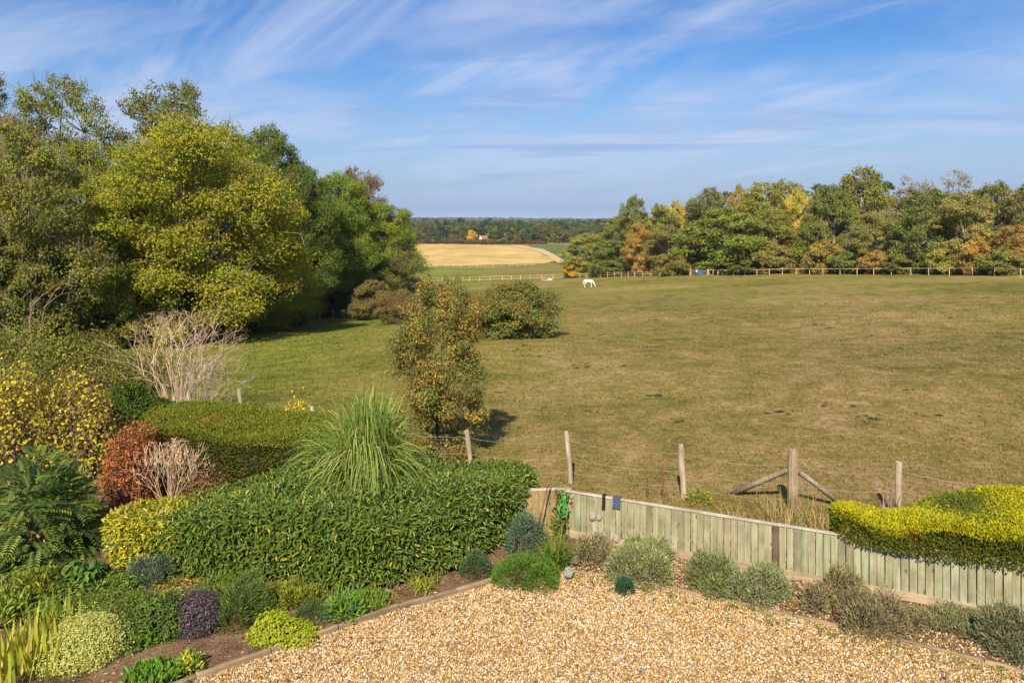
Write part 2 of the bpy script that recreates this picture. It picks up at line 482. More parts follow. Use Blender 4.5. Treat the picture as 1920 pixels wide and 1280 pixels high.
def ground_material(name, stops, bump=0.5, bump_scale=9.0, patches=((0.05, 3), (0.35, 4), (6.0, 5)), dry=None, lush=None, rough=0.95):
    """ground cover: colour stops mixed by noise of several sizes; dry = second set of stops for the far right of the field"""
    m, nt = new_mat(name)
    N = nt.nodes.new; L = nt.links.new
    out = N('ShaderNodeOutputMaterial')
    geo = N('ShaderNodeNewGeometry')
    fac = None
    wts = (0.30, 0.36, 0.34)
    for (sc, det), w in zip(patches, wts):
        n = N('ShaderNodeTexNoise'); n.inputs['Scale'].default_value = sc; n.inputs['Detail'].default_value = det; n.inputs['Roughness'].default_value = .6
        L(geo.outputs['Position'], n.inputs['Vector'])
        mm = N('ShaderNodeMath'); mm.operation = 'MULTIPLY'; mm.inputs[1].default_value = w
        L(n.outputs['Fac'], mm.inputs[0])
        if fac is None: fac = mm.outputs[0]
        else:
            ad = N('ShaderNodeMath'); ad.operation = 'ADD'; L(fac, ad.inputs[0]); L(mm.outputs[0], ad.inputs[1]); fac = ad.outputs[0]
    def ramp(st):
        r = N('ShaderNodeValToRGB')
        e = r.color_ramp.elements
        while len(e) < len(st): e.new(0.5)
        for el, (pos, c) in zip(e, st): el.position = pos; el.color = (*c, 1)
        L(fac, r.inputs[0])
        return r.outputs[0]
    col = ramp(stops)
    if dry:
        (x0, x1), dst = dry
        sp = N('ShaderNodeSeparateXYZ'); L(geo.outputs['Position'], sp.inputs[0])
        nn = N('ShaderNodeTexNoise'); nn.inputs['Scale'].default_value = 0.07; nn.inputs['Detail'].default_value = 5; nn.inputs['Roughness'].default_value = .6
        L(geo.outputs['Position'], nn.inputs['Vector'])
        # driest where the stock stands, on the right half near the fence
        mn = N('ShaderNodeMath'); mn.operation = 'MINIMUM'; mn.inputs[1].default_value = 9.0; L(sp.outputs['X'], mn.inputs[0])
        my = N('ShaderNodeMath'); my.operation = 'MULTIPLY_ADD'; my.inputs[1].default_value = -0.20; L(sp.outputs['Y'], my.inputs[0]); L(mn.outputs[0], my.inputs[2])
        a = N('ShaderNodeMath'); a.operation = 'MULTIPLY_ADD'; a.inputs[1].default_value = 46.0
        L(nn.outputs['Fac'], a.inputs[0]); L(my.outputs[0], a.inputs[2])
        mr = N('ShaderNodeMapRange'); mr.interpolation_type = 'SMOOTHSTEP'; mr.inputs['From Min'].default_value = x0 + 23; mr.inputs['From Max'].default_value = x1 + 23
        L(a.outputs[0], mr.inputs['Value'])
        mx = N('ShaderNodeMixRGB'); L(mr.outputs[0], mx.inputs[0]); L(col, mx.inputs[1]); L(ramp(dst), mx.inputs[2])
        col = mx.outputs[0]
    if lush:
        (x0, x1), lst = lush
        sl = N('ShaderNodeSeparateXYZ'); L(geo.outputs['Position'], sl.inputs[0])
        nl = N('ShaderNodeTexNoise'); nl.inputs['Scale'].default_value = 0.09; nl.inputs['Detail'].default_value = 5
        L(geo.outputs['Position'], nl.inputs['Vector'])
        al = N('ShaderNodeMath'); al.operation = 'MULTIPLY_ADD'; al.inputs[1].default_value = 24.0
        L(nl.outputs['Fac'], al.inputs[0]); L(sl.outputs['X'], al.inputs[2])
        ml = N('ShaderNodeMapRange'); ml.interpolation_type = 'SMOOTHSTEP'; ml.inputs['From Min'].default_value = x0 + 12; ml.inputs['From Max'].default_value = x1 + 12; ml.inputs['To Min'].default_value = 1; ml.inputs['To Max'].default_value = 0
        L(al.outputs[0], ml.inputs['Value'])
        xl = N('ShaderNodeMixRGB'); L(ml.outputs[0], xl.inputs[0]); L(col, xl.inputs[1]); L(ramp(lst), xl.inputs[2])
        col = xl.outputs[0]
    p = N('ShaderNodeBsdfPrincipled'); p.inputs['Roughness'].default_value = rough; p.inputs['Specular IOR Level'].default_value = .08
    L(col, p.inputs['Base Color'])
    nb = N('ShaderNodeTexNoise'); nb.inputs['Scale'].default_value = bump_scale; nb.inputs['Detail'].default_value = 6; nb.inputs['Roughness'].default_value = .7
    L(geo.outputs['Position'], nb.inputs['Vector'])
    bp = N('ShaderNodeBump'); bp.inputs['Strength'].default_value = bump; bp.inputs['Distance'].default_value = .06
    L(nb.outputs['Fac'], bp.inputs['Height']); L(bp.outputs[0], p.inputs['Normal'])
    L(p.outputs[0], out.inputs['Surface'])
    return m

M_LEAF = leaf_material('foliage', 0.36, 0.6, 0.2)
M_GLOSS = leaf_material('glossy_foliage', 0.22, 0.46, 0.35)
M_DRY = leaf_material('dry_foliage', 0.15, 0.8, 0.1)
M_BARK = bark_material('bark')
# ------------------------------------------------------------------ the land
M_FIELD = ground_material('pasture_grass',
    [(0.40, (.062, .066, .010)), (0.465, (.130, .118, .020)), (0.525, (.190, .155, .036)), (0.60, (.265, .195, .082))],
    bump=1.0, bump_scale=7.0, patches=((0.045, 4), (0.75, 6), (4.5, 7)),
    dry=((-14.0, 7.0), [(0.40, (.066, .064, .014)), (0.465, (.135, .110, .028)), (0.525, (.210, .148, .056)), (0.60, (.32, .215, .115))]),
    lush=((-16.0, 2.0), [(0.40, (.050, .066, .010)), (0.465, (.112, .130, .016)), (0.525, (.172, .168, .026)), (0.60, (.235, .190, .060))]))
M_GOLD = ground_material('stubble', [(0.38, (.27, .185, .055)), (0.5, (.42, .29, .095)), (0.62, (.52, .37, .15))], bump=.6, bump_scale=1.2, patches=((0.02, 3), (0.10, 3), (1.0, 4)))
M_CROP = ground_material('young_crop', [(0.38, (.055, .085, .022)), (0.5, (.085, .12, .030)), (0.62, (.12, .14, .045))], bump=.4, bump_scale=2, patches=((0.03, 3), (0.15, 3), (1.0, 4)))
M_TRACK = ground_material('sandy_track', [(0.36, (.34, .22, .11)), (0.5, (.46, .32, .17)), (0.62, (.30, .19, .09))], bump=.5, bump_scale=2, patches=((0.1, 3), (0.5, 3), (3.0, 4)))
M_SOIL = ground_material('bed_soil', [(0.34, (.060, .036, .020)), (0.46, (.14, .085, .046)), (0.56, (.22, .14, .08)), (0.68, (.32, .22, .13))], bump=1.0, bump_scale=22, patches=((0.8, 3), (4.0, 4), (30.0, 5)))
M_GRAVELBED = ground_material('gravel_base', [(0.34, (.16, .10, .05)), (0.5, (.36, .24, .12)), (0.64, (.55, .43, .28))], bump=1.0, bump_scale=45, patches=((1.0, 3), (20.0, 3), (60.0, 3)))

def nonuni(lo, hi, s, n):
    a = np.arcsinh(lo / s); b = np.arcsinh(hi / s)
    return np.sinh(np.linspace(a, b, n)) * s

def grid_mesh(name, xs, ys, mat, zf):
    X, Y = np.meshgrid(xs, ys)
    V = np.stack([X, Y, zf(X, Y)], -1).reshape(-1, 3)
    nx, ny = len(xs), len(ys)
    i = (np.arange(ny - 1)[:, None] * nx + np.arange(nx - 1)[None]).ravel()
    return make_mesh(name, V, [np.stack([i, i + 1, i + nx + 1, i + nx], 1)], mat, None, True)

xs = nonuni(-7000, 7000, 25, 300)
ys = np.concatenate([np.linspace(-60, 14, 20), 15 + nonuni(0, 8500, 25, 300)])
tag(part('pasture', grid_mesh('pasture', xs, ys, M_FIELD, tz)), 'sloping pasture of short green and straw coloured grass', None, None, 'structure')

def ruled(name, near, far, mat, lift, n=60, m=40):
    """a sheet of land between two lines given by what the photograph shows, laid on the terrain"""
    def line(pts):
        g = np.array([ground(*p)[:] for p in pts])[:, :2]
        s = np.concatenate([[0], np.cumsum(np.linalg.norm(np.diff(g, axis=0), axis=1))])
        t = np.linspace(0, s[-1], n)
        return np.stack([np.interp(t, s, g[:, k]) for k in (0, 1)], 1)
    a, b = line(near), line(far)
    t = np.linspace(0, 1, m)[:, None, None]
    P = a[None] * (1 - t) + b[None] * t
    Z = tz(P[..., 0], P[..., 1]) + lift
    V = np.concatenate([P, Z[..., None]], -1).reshape(-1, 3)
    i = (np.arange(m - 1)[:, None] * n + np.arange(n - 1)[None]).ravel()
    return make_mesh(name, V, [np.stack([i, i + 1, i + n + 1, i + n], 1)], mat, None, True)

tag(part('stubble_field', ruled('stubble_field', [(560, 507), (780, 501), (900, 498.5), (1020, 495), (1042, 490)], [(560, 454), (770, 456), (860, 458.5), (960, 462), (1004, 471)], M_GOLD, 0.35)), 'golden stubble field in the valley', None, None, 'structure')
tag(part('farm_track', ruled('farm_track', [(948, 461.2), (1000, 470), (1024, 480), (1040, 491), (1046, 495)], [(975, 460.2), (1020, 469), (1042, 480), (1056, 489), (1064, 495)], M_TRACK, 0.55, 60, 8)), 'pale sandy farm track curving beside the stubble field', None, None, 'structure')
tag(part('crop_field', ruled('crop_field', [(990, 462), (1022, 469), (1044, 480), (1058, 489), (1100, 492)], [(1000, 460), (1030, 460), (1060, 460), (1100, 460), (1180, 460)], M_CROP, 0.30)), 'green crop field beyond the sandy track', None, None, 'structure')

# ------------------------------------------------------------------ garden ground: bed soil and gravel
def gz(px, py, z=0.0):
    d = F * (HC - z) / (py - CY)
    return np.array([(px - CX) / F * d, d])
edge_l = np.array([gz(*p) for p in [(215, 1345), (350, 1281), (470, 1238), (590, 1197), (730, 1147), (905, 1101), (950, 1082)]])
edge_r = np.array([gz(*p) for p in [(1060, 1072), (1150, 1080), (1290, 1112), (1480, 1155), (1700, 1206), (1920, 1262), (2060, 1300)]])
FA = np.array([1.1, 14.1]); FB = np.array([11.2, 9.66])      # the paling fence line
fdir = (FB - FA) / np.linalg.norm(FB - FA); fnor = np.array([fdir[1], -fdir[0]])   # towards the garden

def poly_mesh(name, pts, z, mat):
    bm = bmesh.new()
    f = bm.faces.new([bm.verts.new((p[0], p[1], z)) for p in pts])
    if f.normal.z < 0: bmesh.ops.reverse_faces(bm, faces=[f])
    bmesh.ops.triangulate(bm, faces=[f])
    bm.normal_update()
    for q in bm.faces:
        if q.normal.z < 0: q.normal_flip()
    me = bpy.data.meshes.new(name); bm.to_mesh(me); bm.free(); me.materials.append(mat)
    return me
grav_poly = [(-5.6, 4.0), (9.5, 4.0)] + [tuple(p) for p in edge_r[::-1]] + [tuple(p) for p in edge_l[::-1]]
tag(part('gravel_drive', poly_mesh('gravel_drive', grav_poly, 0.012, M_GRAVELBED)), 'golden gravel drive', None, None, 'structure')
soil_poly = [tuple(p) for p in edge_l] + [tuple(p) for p in edge_r] + [tuple(FB + fdir * 1.5), tuple(FA), (0.2, 16.2), (-4, 17.2), (-7.0, 18.6), (-16, 20.0), (-16, 4.0), (-6.5, 4.0)]
tag(part('garden_bed', poly_mesh('garden_bed', soil_poly, 0.03, M_SOIL)), 'brown soil of the planted garden beds', None, None, 'structure')

def gravel_group(dmin, dmax):
    m, nt = new_mat('gravel_stone')
    N = nt.nodes.new; L = nt.links.new
    out = N('ShaderNodeOutputMaterial'); oi = N('ShaderNodeObjectInfo')
    r = N('ShaderNodeValToRGB'); e = r.color_ramp.elements
    stops = [(0.0, (.09, .05, .03)), (0.14, (.25, .12, .030)), (0.34, (.42, .235, .060)), (0.56, (.45, .305, .12)), (0.74, (.47, .35, .18)), (0.86, (.55, .48, .36)), (0.94, (.56, .52, .45)), (1.0, (.17, .145, .13))]
    while len(e) < len(stops): e.new(.5)
    for el, (p_, c) in zip(e, stops): el.position = p_; el.color = (*c, 1)
    L(oi.outputs['Random'], r.inputs[0])
    p = N('ShaderNodeBsdfPrincipled'); p.inputs['Roughness'].default_value = .65; p.inputs['Specular IOR Level'].default_value = .3
    L(r.outputs[0], p.inputs['Base Color']); L(p.outputs[0], out.inputs['Surface'])
    g = bpy.data.node_groups.new('gravel_scatter', 'GeometryNodeTree')
    g.interface.new_socket('Geometry', in_out='INPUT', socket_type='NodeSocketGeometry')
    g.interface.new_socket('Geometry', in_out='OUTPUT', socket_type='NodeSocketGeometry')
    A = g.nodes.new; K = g.links.new
    gi = A('NodeGroupInput'); go = A('NodeGroupOutput')
    d = A('GeometryNodeDistributePointsOnFaces'); d.inputs['Density'].default_value = 1900
    ico = A('GeometryNodeMeshIcoSphere'); ico.inputs['Radius'].default_value = 0.0138; ico.inputs['Subdivisions'].default_value = 1
    sm = A('GeometryNodeSetMaterial'); sm.inputs['Material'].default_value = m
    ins = A('GeometryNodeInstanceOnPoints')
    rr = A('FunctionNodeRandomValue'); rr.data_type = 'FLOAT_VECTOR'; rr.inputs[0].default_value = (0, 0, 0); rr.inputs[1].default_value = (6.28, 6.28, 6.28)
    rs = A('FunctionNodeRandomValue'); rs.data_type = 'FLOAT_VECTOR'; rs.inputs[0].default_value = (0.55, 0.5, 0.4); rs.inputs[1].default_value = (1.5, 1.25, 0.9)
    tn = A('ShaderNodeTexNoise'); tn.inputs['Scale'].default_value = 0.55; tn.inputs['Detail'].default_value = 4
    rm = A('ShaderNodeMapRange'); rm.inputs['From Min'].default_value = .34; rm.inputs['From Max'].default_value = .64; rm.inputs['To Min'].default_value = dmin; rm.inputs['To Max'].default_value = dmax
    K(tn.outputs[0], rm.inputs['Value']); K(rm.outputs[0], d.inputs['Density'])
    K(gi.outputs[0], d.inputs['Mesh']); K(d.outputs['Points'], ins.inputs['Points'])
    K(ico.outputs['Mesh'], sm.inputs['Geometry']); K(sm.outputs[0], ins.inputs['Instance'])
    K(rr.outputs[0], ins.inputs['Rotation']); K(rs.outputs[0], ins.inputs['Scale'])
    K(ins.outputs[0], go.inputs[0])
    return g
gv = part('gravel', poly_mesh('gravel', grav_poly, 0.02, M_GRAVELBED))
tag(gv, 'loose golden and cream gravel pebbles', None, None, 'stuff')
gm = gv.modifiers.new('scatter', 'NODES'); gm.node_group = gravel_group(950, 2500)
bed_edge = [tuple(p) for p in edge_r] + [tuple(FB + fdir * 1.2 + fnor * .12), tuple(FA + fdir * .3 + fnor * .12)]
gs = part('gravel', poly_mesh('stray_gravel', bed_edge, 0.036, M_SOIL))
tag(gs, 'stray pebbles lying on the soil under the lavender row', None, None, 'stuff')
gm = gs.modifiers.new('scatter', 'NODES'); gm.node_group = gravel_group(120, 900)

# timber edging of the beds, laid as planks end to end
M_EDGE = wood_material('edging_timber', (.15, .105, .060), (.29, .215, .13), along='X', knots=False)
def edging(name, label, line, plank_len, h, w, skip=()):
    s = np.concatenate([[0], np.cumsum(np.linalg.norm(np.diff(line, axis=0), axis=1))])
    n = max(1, round(s[-1] / plank_len))
    t = np.linspace(0, s[-1], n + 1)
    P = np.stack([np.interp(t, s, line[:, k]) for k in (0, 1)], 1)
    root = thing(name, label, 'edging', (P[0][0], P[0][1], 0))
    rng = np.random.default_rng(7)
    for i in range(n):
        if i in skip: continue
        v = P[i + 1] - P[i]; l = np.linalg.norm(v)
        V, Q = box_arrays(l - .012, w, h, 0)
        bm = bmesh.new(); vs = [bm.verts.new(q) for q in V]
        for q in Q: bm.faces.new([vs[k] for k in q])
        bmesh.ops.subdivide_edges(bm, edges=[e for e in bm.edges if abs((e.verts[0].co - e.verts[1].co).x) > l * .5], cuts=5, use_grid_fill=True)
        bmesh.ops.bevel(bm, geom=[e for e in bm.edges if e.is_boundary is False and len(e.link_faces) == 2 and e.calc_face_angle(0) > .8], offset=.008, segments=1, affect='EDGES')
        for q in bm.verts: q.co.z += .006 * math.sin(q.co.x * 9 + i); q.co.y += .005 * math.sin(q.co.x * 6 + 2 * i)
        me = bpy.data.meshes.new('plank'); bm.to_mesh(me); bm.free(); me.materials.append(M_EDGE)
        c = (P[i] + P[i + 1]) / 2 - P[0]
        k = .85 + .3 * rng.random()
        part('plank', me, root, (k, k, k), None, (c[0], c[1], 0.0), (0, 0, math.atan2(v[1], v[0])))
edging('timber_edging', 'low brown timber edging curving along the planted bed at the foot of the laurel hedge', edge_l, 1.0, 0.09, 0.07)
edging('timber_edging', 'low timber edging half buried in gravel in front of the lavender row', edge_r, 1.3, 0.055, 0.055)

# ------------------------------------------------------------------ short turf, long grass, droppings
def turf():
    rng = np.random.default_rng(11)
    mb = MB()
    n = 52000
    u = rng.uniform(-.86, .86, n)
    d = 14.5 * np.exp(rng.random(n) ** 1.25 * math.log(70 / 14.5))
    X = u * d; Y = d
    side = (X - FA[0]) * fnor[0] + (Y - FA[1]) * fnor[1]
    ok = ((side < -0.25) | (X < 0.2)) & ~((X < 0.4) & (Y < 18.0 + np.clip(-X - 2, 0, 9) * .34))
    X, Y = X[ok], Y[ok]; n = len(X)
    Z = tz(X, Y)
    for k in range(4):
        D = np.stack([rng.normal(0, .55, n), rng.normal(0, .55, n), np.ones(n)], 1)
        L_ = rng.uniform(.025, .075, n) * (1 + Y / 60)
        P = np.stack([X + rng.normal(0, .03, n), Y + rng.normal(0, .03, n), Z - .01], 1)
        lush = np.clip(.30 - np.minimum(X, 9) / 18 + (Y - 25) / 110 + .3 * np.sin(X * .4 + Y * .23) + .25 * np.sin(X * .13 - Y * .31 + 2), 0, 1)
        a = np.array([.130, .145, .022]); b = np.array([.225, .165, .060])
        c = (a[None] * lush[:, None] + b[None] * (1 - lush[:, None])) * rng.uniform(.65, 1.15, (n, 1))
        S = nrm(np.stack([rng.normal(size=n), rng.normal(size=n), np.zeros(n)], 1))
        w = (.010 + .0005 * Y)[:, None]
        D = nrm(D)
        V = np.stack([P - S * w, P + S * w, P + D * L_[:, None]], 1).reshape(-1, 3)
        mb.add(V, T=np.arange(n)[:, None] * 3 + np.array([[0, 1, 2]]), ct=c)
    tag(part('turf', mb.mesh('turf', M_DRY)), 'short grazed grass tufts over the near pasture', None, None, 'stuff')
turf()

def rough_grass(label, boxes, seed, dens, hl, cols, weights):
    rng = np.random.default_rng(seed)
    mb = MB()
    for (x0, y0, x1, y1, wid, k) in boxes:
        n = int(dens * k * math.hypot(x1 - x0, y1 - y0) * wid)
        t = rng.random(n); o = rng.normal(0, wid * .4, n)
        v = np.array([x1 - x0, y1 - y0]); p = np.array([-v[1], v[0]]) / np.linalg.norm(v)
        X = x0 + v[0] * t + p[0] * o; Y = y0 + v[1] * t + p[1] * o
        P = np.stack([X, Y, tz(X, Y) - .02], 1)
        D = np.stack([rng.normal(0, .35, n), rng.normal(0, .35, n), np.ones(n)], 1)
        blades(mb, P, D, rng.uniform(hl[0], hl[1], n) * k, rng.uniform(.008, .018, n), rng.uniform(.1, .5, n), pal(rng, n, cols, weights, .3), 3)
    tag(part('rough_grass', mb.mesh('rough_grass', M_DRY)), label, None, None, 'stuff')
rough_grass('straw coloured long grass and weeds at the foot of the strainer post', [(3.9, 14.4, 6.6, 13.5, 1.1, 1.0), (5.2, 14.6, 6.3, 14.6, .9, 1.5)], 5, 300, (.22, .62), [(.34, .23, .09), (.22, .19, .06), (.12, .14, .03), (.45, .33, .15)], [3, 3, 2, 2])
rough_grass('green uncut grass strip behind the paling fence', [(0.4, 15.6, 4.4, 14.6, 1.2, .55), (4.0, 15.2, 8, 13.8, 1.0, .5), (-4.5, 18.3, 0.4, 16.6, .8, .7), (-7.5, 20.4, -4.5, 18.4, .8, .7)], 6, 320, (.18, .42), [(.10, .14, .022), (.16, .17, .035), (.24, .20, .07)], [4, 3, 2])

def droppings():
    rng = np.random.default_rng(21)
    mb = MB()
    n = 90
    u = rng.uniform(-.25, .80, n); d = 22 * np.exp(rng.random(n) ** .8 * math.log(130 / 22))
    X = np.concatenate([u * d]); Y = d
    keep = (X > -22)
    extra = np.array([ground(px, py)[:2] for px, py in [(1170, 685), (1100, 690), (1090, 630), (1230, 600), (1120, 628), (470, 690), (545, 634), (610, 640), (640, 655), (560, 640), (975, 657), (1545, 573), (1555, 570), (1310, 585), (1860, 632)]])
    X = np.concatenate([X[keep], extra[:, 0]]); Y = np.concatenate([Y[keep], extra[:, 1]])
    for x, y in zip(X, Y):
        for k in range(rng.integers(2, 6)):
            cx = x + rng.normal(0, .28); cy = y + rng.normal(0, .18)
            r = rng.uniform(.05, .17); h = rng.uniform(.03, .08); m = 7
            th = np.arange(m) * 2 * math.pi / m
            rr = r * rng.uniform(.6, 1.2, m)
            bx = cx + np.cos(th) * rr * 1.5; by = cy + np.sin(th) * rr
            B = np.stack([bx, by, tz(bx, by) - .01], 1)
            T = np.array([[cx, cy, tz1(cx, cy) + h]])
            c = np.array([.050, .034, .018]) * rng.uniform(.6, 1.5)
            mb.add(np.concatenate([B, T]), T=[[i, (i + 1) % m, m] for i in range(m)], ct=c)
    tag(part('droppings', mb.mesh('droppings', M_DRY)), 'dark scattered droppings and scuffed soil on the pasture', None, None, 'stuff')
droppings()

def litter():
    rng = np.random.default_rng(31)
    mb = MB()
    n = 5200
    t = rng.random(n)
    X = rng.uniform(-9, .8, n); Y = rng.uniform(8.0, 14.6, n)
    ex = np.interp(X, edge_l[:, 0], edge_l[:, 1])
    ok = (Y > ex + .1)
    X, Y = X[ok], Y[ok]
    t = rng.random(1500); o = rng.uniform(.05, .95, 1500)
    e = np.stack([np.interp(t * 6, range(7), edge_r[:, k]) for k in (0, 1)], 1)
    f = FA[None] + fdir[None] * ((e - FA[None]) @ fdir)[:, None]
    q = e * (1 - o[:, None]) + f * o[:, None]
    X = np.concatenate([X, q[:, 0]]); Y = np.concatenate([Y, q[:, 1]]); n = len(X)
    gn = 420
    t1 = rng.random(gn) * 6; sd = rng.random(gn) < .5
    el = np.stack([np.interp(t1, range(7), edge_l[:, j]) for j in (0, 1)], 1) + np.stack([np.abs(rng.normal(0, .55, gn)) + .05, -np.abs(rng.normal(0, .5, gn)) - .03], 1)
    er = np.stack([np.interp(t1, range(7), edge_r[:, j]) for j in (0, 1)], 1) - np.stack([np.abs(rng.normal(0, .3, gn)), np.abs(rng.normal(0, .7, gn)) + .05], 1)
    gq = np.where(sd[:, None], el, er)
    X = np.concatenate([X, gq[:, 0]]); Y = np.concatenate([Y, gq[:, 1]]); n = len(X)
    P = np.stack([X, Y, np.full(n, .034) + rng.random(n) * .012], 1)
    D = np.stack([rng.normal(size=n), rng.normal(size=n), rng.normal(0, .25, n)], 1)
    Nn = np.stack([rng.normal(0, .4, n), rng.normal(0, .4, n), np.ones(n)], 1)
    leaves(mb, P, D, Nn, rng.uniform(.03, .085, n), rng.uniform(.015, .045, n), pal(rng, n, [(.27, .12, .04), (.38, .24, .11), (.16, .08, .035), (.46, .34, .2), (.10, .06, .03)], [4, 3, 4, 1, 3], .3), 'diamond')
    tag(part('leaf_litter', mb.mesh('leaf_litter', M_DRY)), 'dead brown leaves lying on the garden soil and gravel edge', None, None, 'stuff')
litter()

def weeds():
    """small weeds and moss sprouting through the gravel along the lavender bed"""
    rng = np.random.default_rng(35); mb = MB()
    for k in range(130):
        t = rng.random() * 5.2; e = np.array([np.interp(t, range(7), edge_r[:, j]) for j in (0, 1)]) - np.array([0, abs(rng.normal(0, .32)) + .05])
        m = rng.integers(8, 30); r = rng.uniform(.03, .10)
        P = np.stack([e[0] + rng.normal(0, r, m), e[1] + rng.normal(0, r, m), np.full(m, .02)], 1)
        D = np.stack([rng.normal(0, .7, m), rng.normal(0, .7, m), np.ones(m)], 1)
        leaves(mb, P, D, unit(rng, m) + np.array([0, 0, .6]), rng.uniform(.02, .055, m), rng.uniform(.008, .02, m), pal(rng, m, [(.17, .22, .03), (.11, .16, .025), (.25, .25, .05)]))
    tag(part('gravel_weeds', mb.mesh('gravel_weeds', M_LEAF)), 'small green weeds sprouting in the gravel along the lavender', None, None, 'stuff')
weeds()
# ------------------------------------------------------------------ trees
def tree_arrays(rng, H, R, cb, nl, nc, nleaf, ls, lobe=.45, flat=.75, hang=0.0, power=.7, hue=.14, val=.28, spread=1.0, bare=0.0, twig=0, limb_r=1.0, aspect=.62):
    """crown as lobes > clumps > leaves; returns MB for wood and MB for leaves, fitted to H and R"""
    up = np.array([0, 0, 1.0])
    lob = []
    for i in range(nl):
        t = (i + .5) / nl
        e = R * math.sin(math.pi * (.14 + .78 * t)) ** power
        a = i * 2.39996 + rng.normal(0, .3)
        r = e * rng.uniform(.28, .62) * (1 if i < nl - 1 else .3)
        lr = R * lobe * rng.uniform(.8, 1.2) * (.62 + .38 * math.sin(math.pi * t))
        z = cb * H + (H * (1 - cb)) * t
        lob.append((r * math.cos(a), r * math.sin(a), z, lr))
    lob = np.array(lob)
    CCs, CR, LV = [], [], []
    for (x, y, z, lr) in lob:
        out = np.array([x, y, 0]); out = out / max(np.linalg.norm(out), 1e-6)
        v = nrm(unit(rng, nc) + .55 * out + .35 * up)
        c = np.array([x, y, z]) + v * (lr * rng.uniform(.62, 1.06, nc))[:, None] * np.array([1, 1, flat])
        CCs.append(c); CR.append(lr * rng.uniform(.20, .38, nc)); LV.append(v)
    CC = np.concatenate(CCs); CR = np.concatenate(CR); LV = np.concatenate(LV)
    m = len(CC)
    keep = rng.random(m)
    zmax = CC[:, 2].max()
    top = (CC[:, 2] - cb * H) / max(zmax - cb * H, 1e-6)
    dens = np.where(keep < bare * np.clip(top * 1.6 - .3, 0, 1), .12, 1.0)
    cnt = (nleaf * (CR / CR.mean()) ** 1.6 * dens * rng.uniform(.6, 1.4, m)).astype(int) + 1
    idx = np.repeat(np.arange(m), cnt)
    n = len(idx)
    g = unit(rng, n) * (rng.random((n, 1)) ** .55)
    P = CC[idx] + g * CR[idx][:, None] * spread * np.array([1, 1, .7])
    P[:, 2] -= hang * CR[idx] * rng.random(n)
    Nn = nrm(.9 * g + .6 * LV[idx] + .42 * unit(rng, n) + .35 * up)
    D = nrm(unit(rng, n) - up * (.3 + hang))
    ch = np.clip(rng.normal(0, 1, m), -1.3, 1.6)[idx]; cv = rng.uniform(1 - val * .7, 1 + val * .7, m)[idx]
    lv = rng.uniform(1 - val, 1 + val, n)
    col = np.stack([(1 + hue * ch), (1 + hue * .3 * ch), (1 + hue * .2 * ch)], 1) * (cv * lv)[:, None]
    col = np.clip(col, .2, 2.2)
    sz = ls * rng.uniform(.65, 1.35, n)
    # fit
    rad = np.percentile(np.hypot(P[:, 0], P[:, 1]), 97.5)
    sx = R / rad; szz = H / P[:, 2].max()
    P = P * np.array([sx, sx, szz]); CC = CC * np.array([sx, sx, szz]); lob[:, :3] *= np.array([sx, sx, szz])
    lf = MB(); leaves(lf, P, D, Nn, sz, sz * aspect, col, 'diamond')
    wd = MB()
    # trunk and limbs
    th = H * .70
    bend = rng.normal(0, .03 * H, 2)
    k = 7
    tt = np.linspace(0, 1, k)
    tp = np.stack([bend[0] * tt ** 2, bend[1] * tt ** 2, th * tt - .3 * (tt == 0)], 1)
    r0 = (.016 * H + .05 * R) * limb_r
    rr = r0 * (1 - .8 * tt); rr[0] *= 1.35
    tubes(wd, tp[None], rr[None], (1, 1, 1), 8)
    LP, LR = [], []
    for (x, y, z, lr) in lob:
        zs = min(z * rng.uniform(.45, .72), th * .95)
        f = zs / th
        s = np.array([bend[0] * f * f, bend[1] * f * f, zs])
        e = np.array([x, y, z])
        mid = s * .5 + e * .5 + np.array([0, 0, -.04 * H]) + rng.normal(0, .02 * H, 3)
        LP.append([s, s * .6 + mid * .4, mid, mid * .4 + e * .6, e]); r = r0 * (1 - .8 * f) * .62
        LR.append([r, r * .85, r * .65, r * .5, r * .34])
    tubes(wd, np.array(LP), np.array(LR), (1, 1, 1), 6)
    own = np.repeat(np.arange(len(lob)), nc)
    s = lob[own][:, :3]; e = CC + LV * (CR * .5)[:, None]
    mid = (s + e) / 2 + rng.normal(0, .05 * R, (m, 3))
    br = np.array([LR[o][-1] for o in own])
    tubes(wd, np.stack([s, mid, e], 1), np.stack([br * .8, br * .5, br * .16], 1), (1, 1, 1), 4)
    if twig:
        # fine twigs beyond the clumps
        ii = np.repeat(np.arange(m), twig); q = len(ii)
        s = CC[ii] + rng.normal(0, .2, (q, 3)) * CR[ii][:, None]
        v = nrm(LV[ii] + .8 * unit(rng, q) + .45 * up)
        e = s + v * (CR[ii] * rng.uniform(.8, 1.9, q))[:, None]
        e[:, 2] = np.minimum(e[:, 2], H * 1.03)
        mid = (s + e) / 2 + rng.normal(0, .03 * R, (q, 3))
        w = np.maximum(.0016 * H, .006)
        tubes(wd, np.stack([s, mid, e], 1), np.stack([np.full(q, w), np.full(q, w * .75), np.full(q, w * .35)], 1), (1, 1, 1), 3, cap=False)
    return wd, lf

PROTO = {}
def proto(key, seed, **kw):
    rng = np.random.default_rng(seed)
    wd, lf = tree_arrays(rng, **kw)
    PROTO[key] = (wd.mesh(key + '_trunk', M_BARK, True), lf.mesh(key + '_crown', M_LEAF), kw['H'], kw['R'])

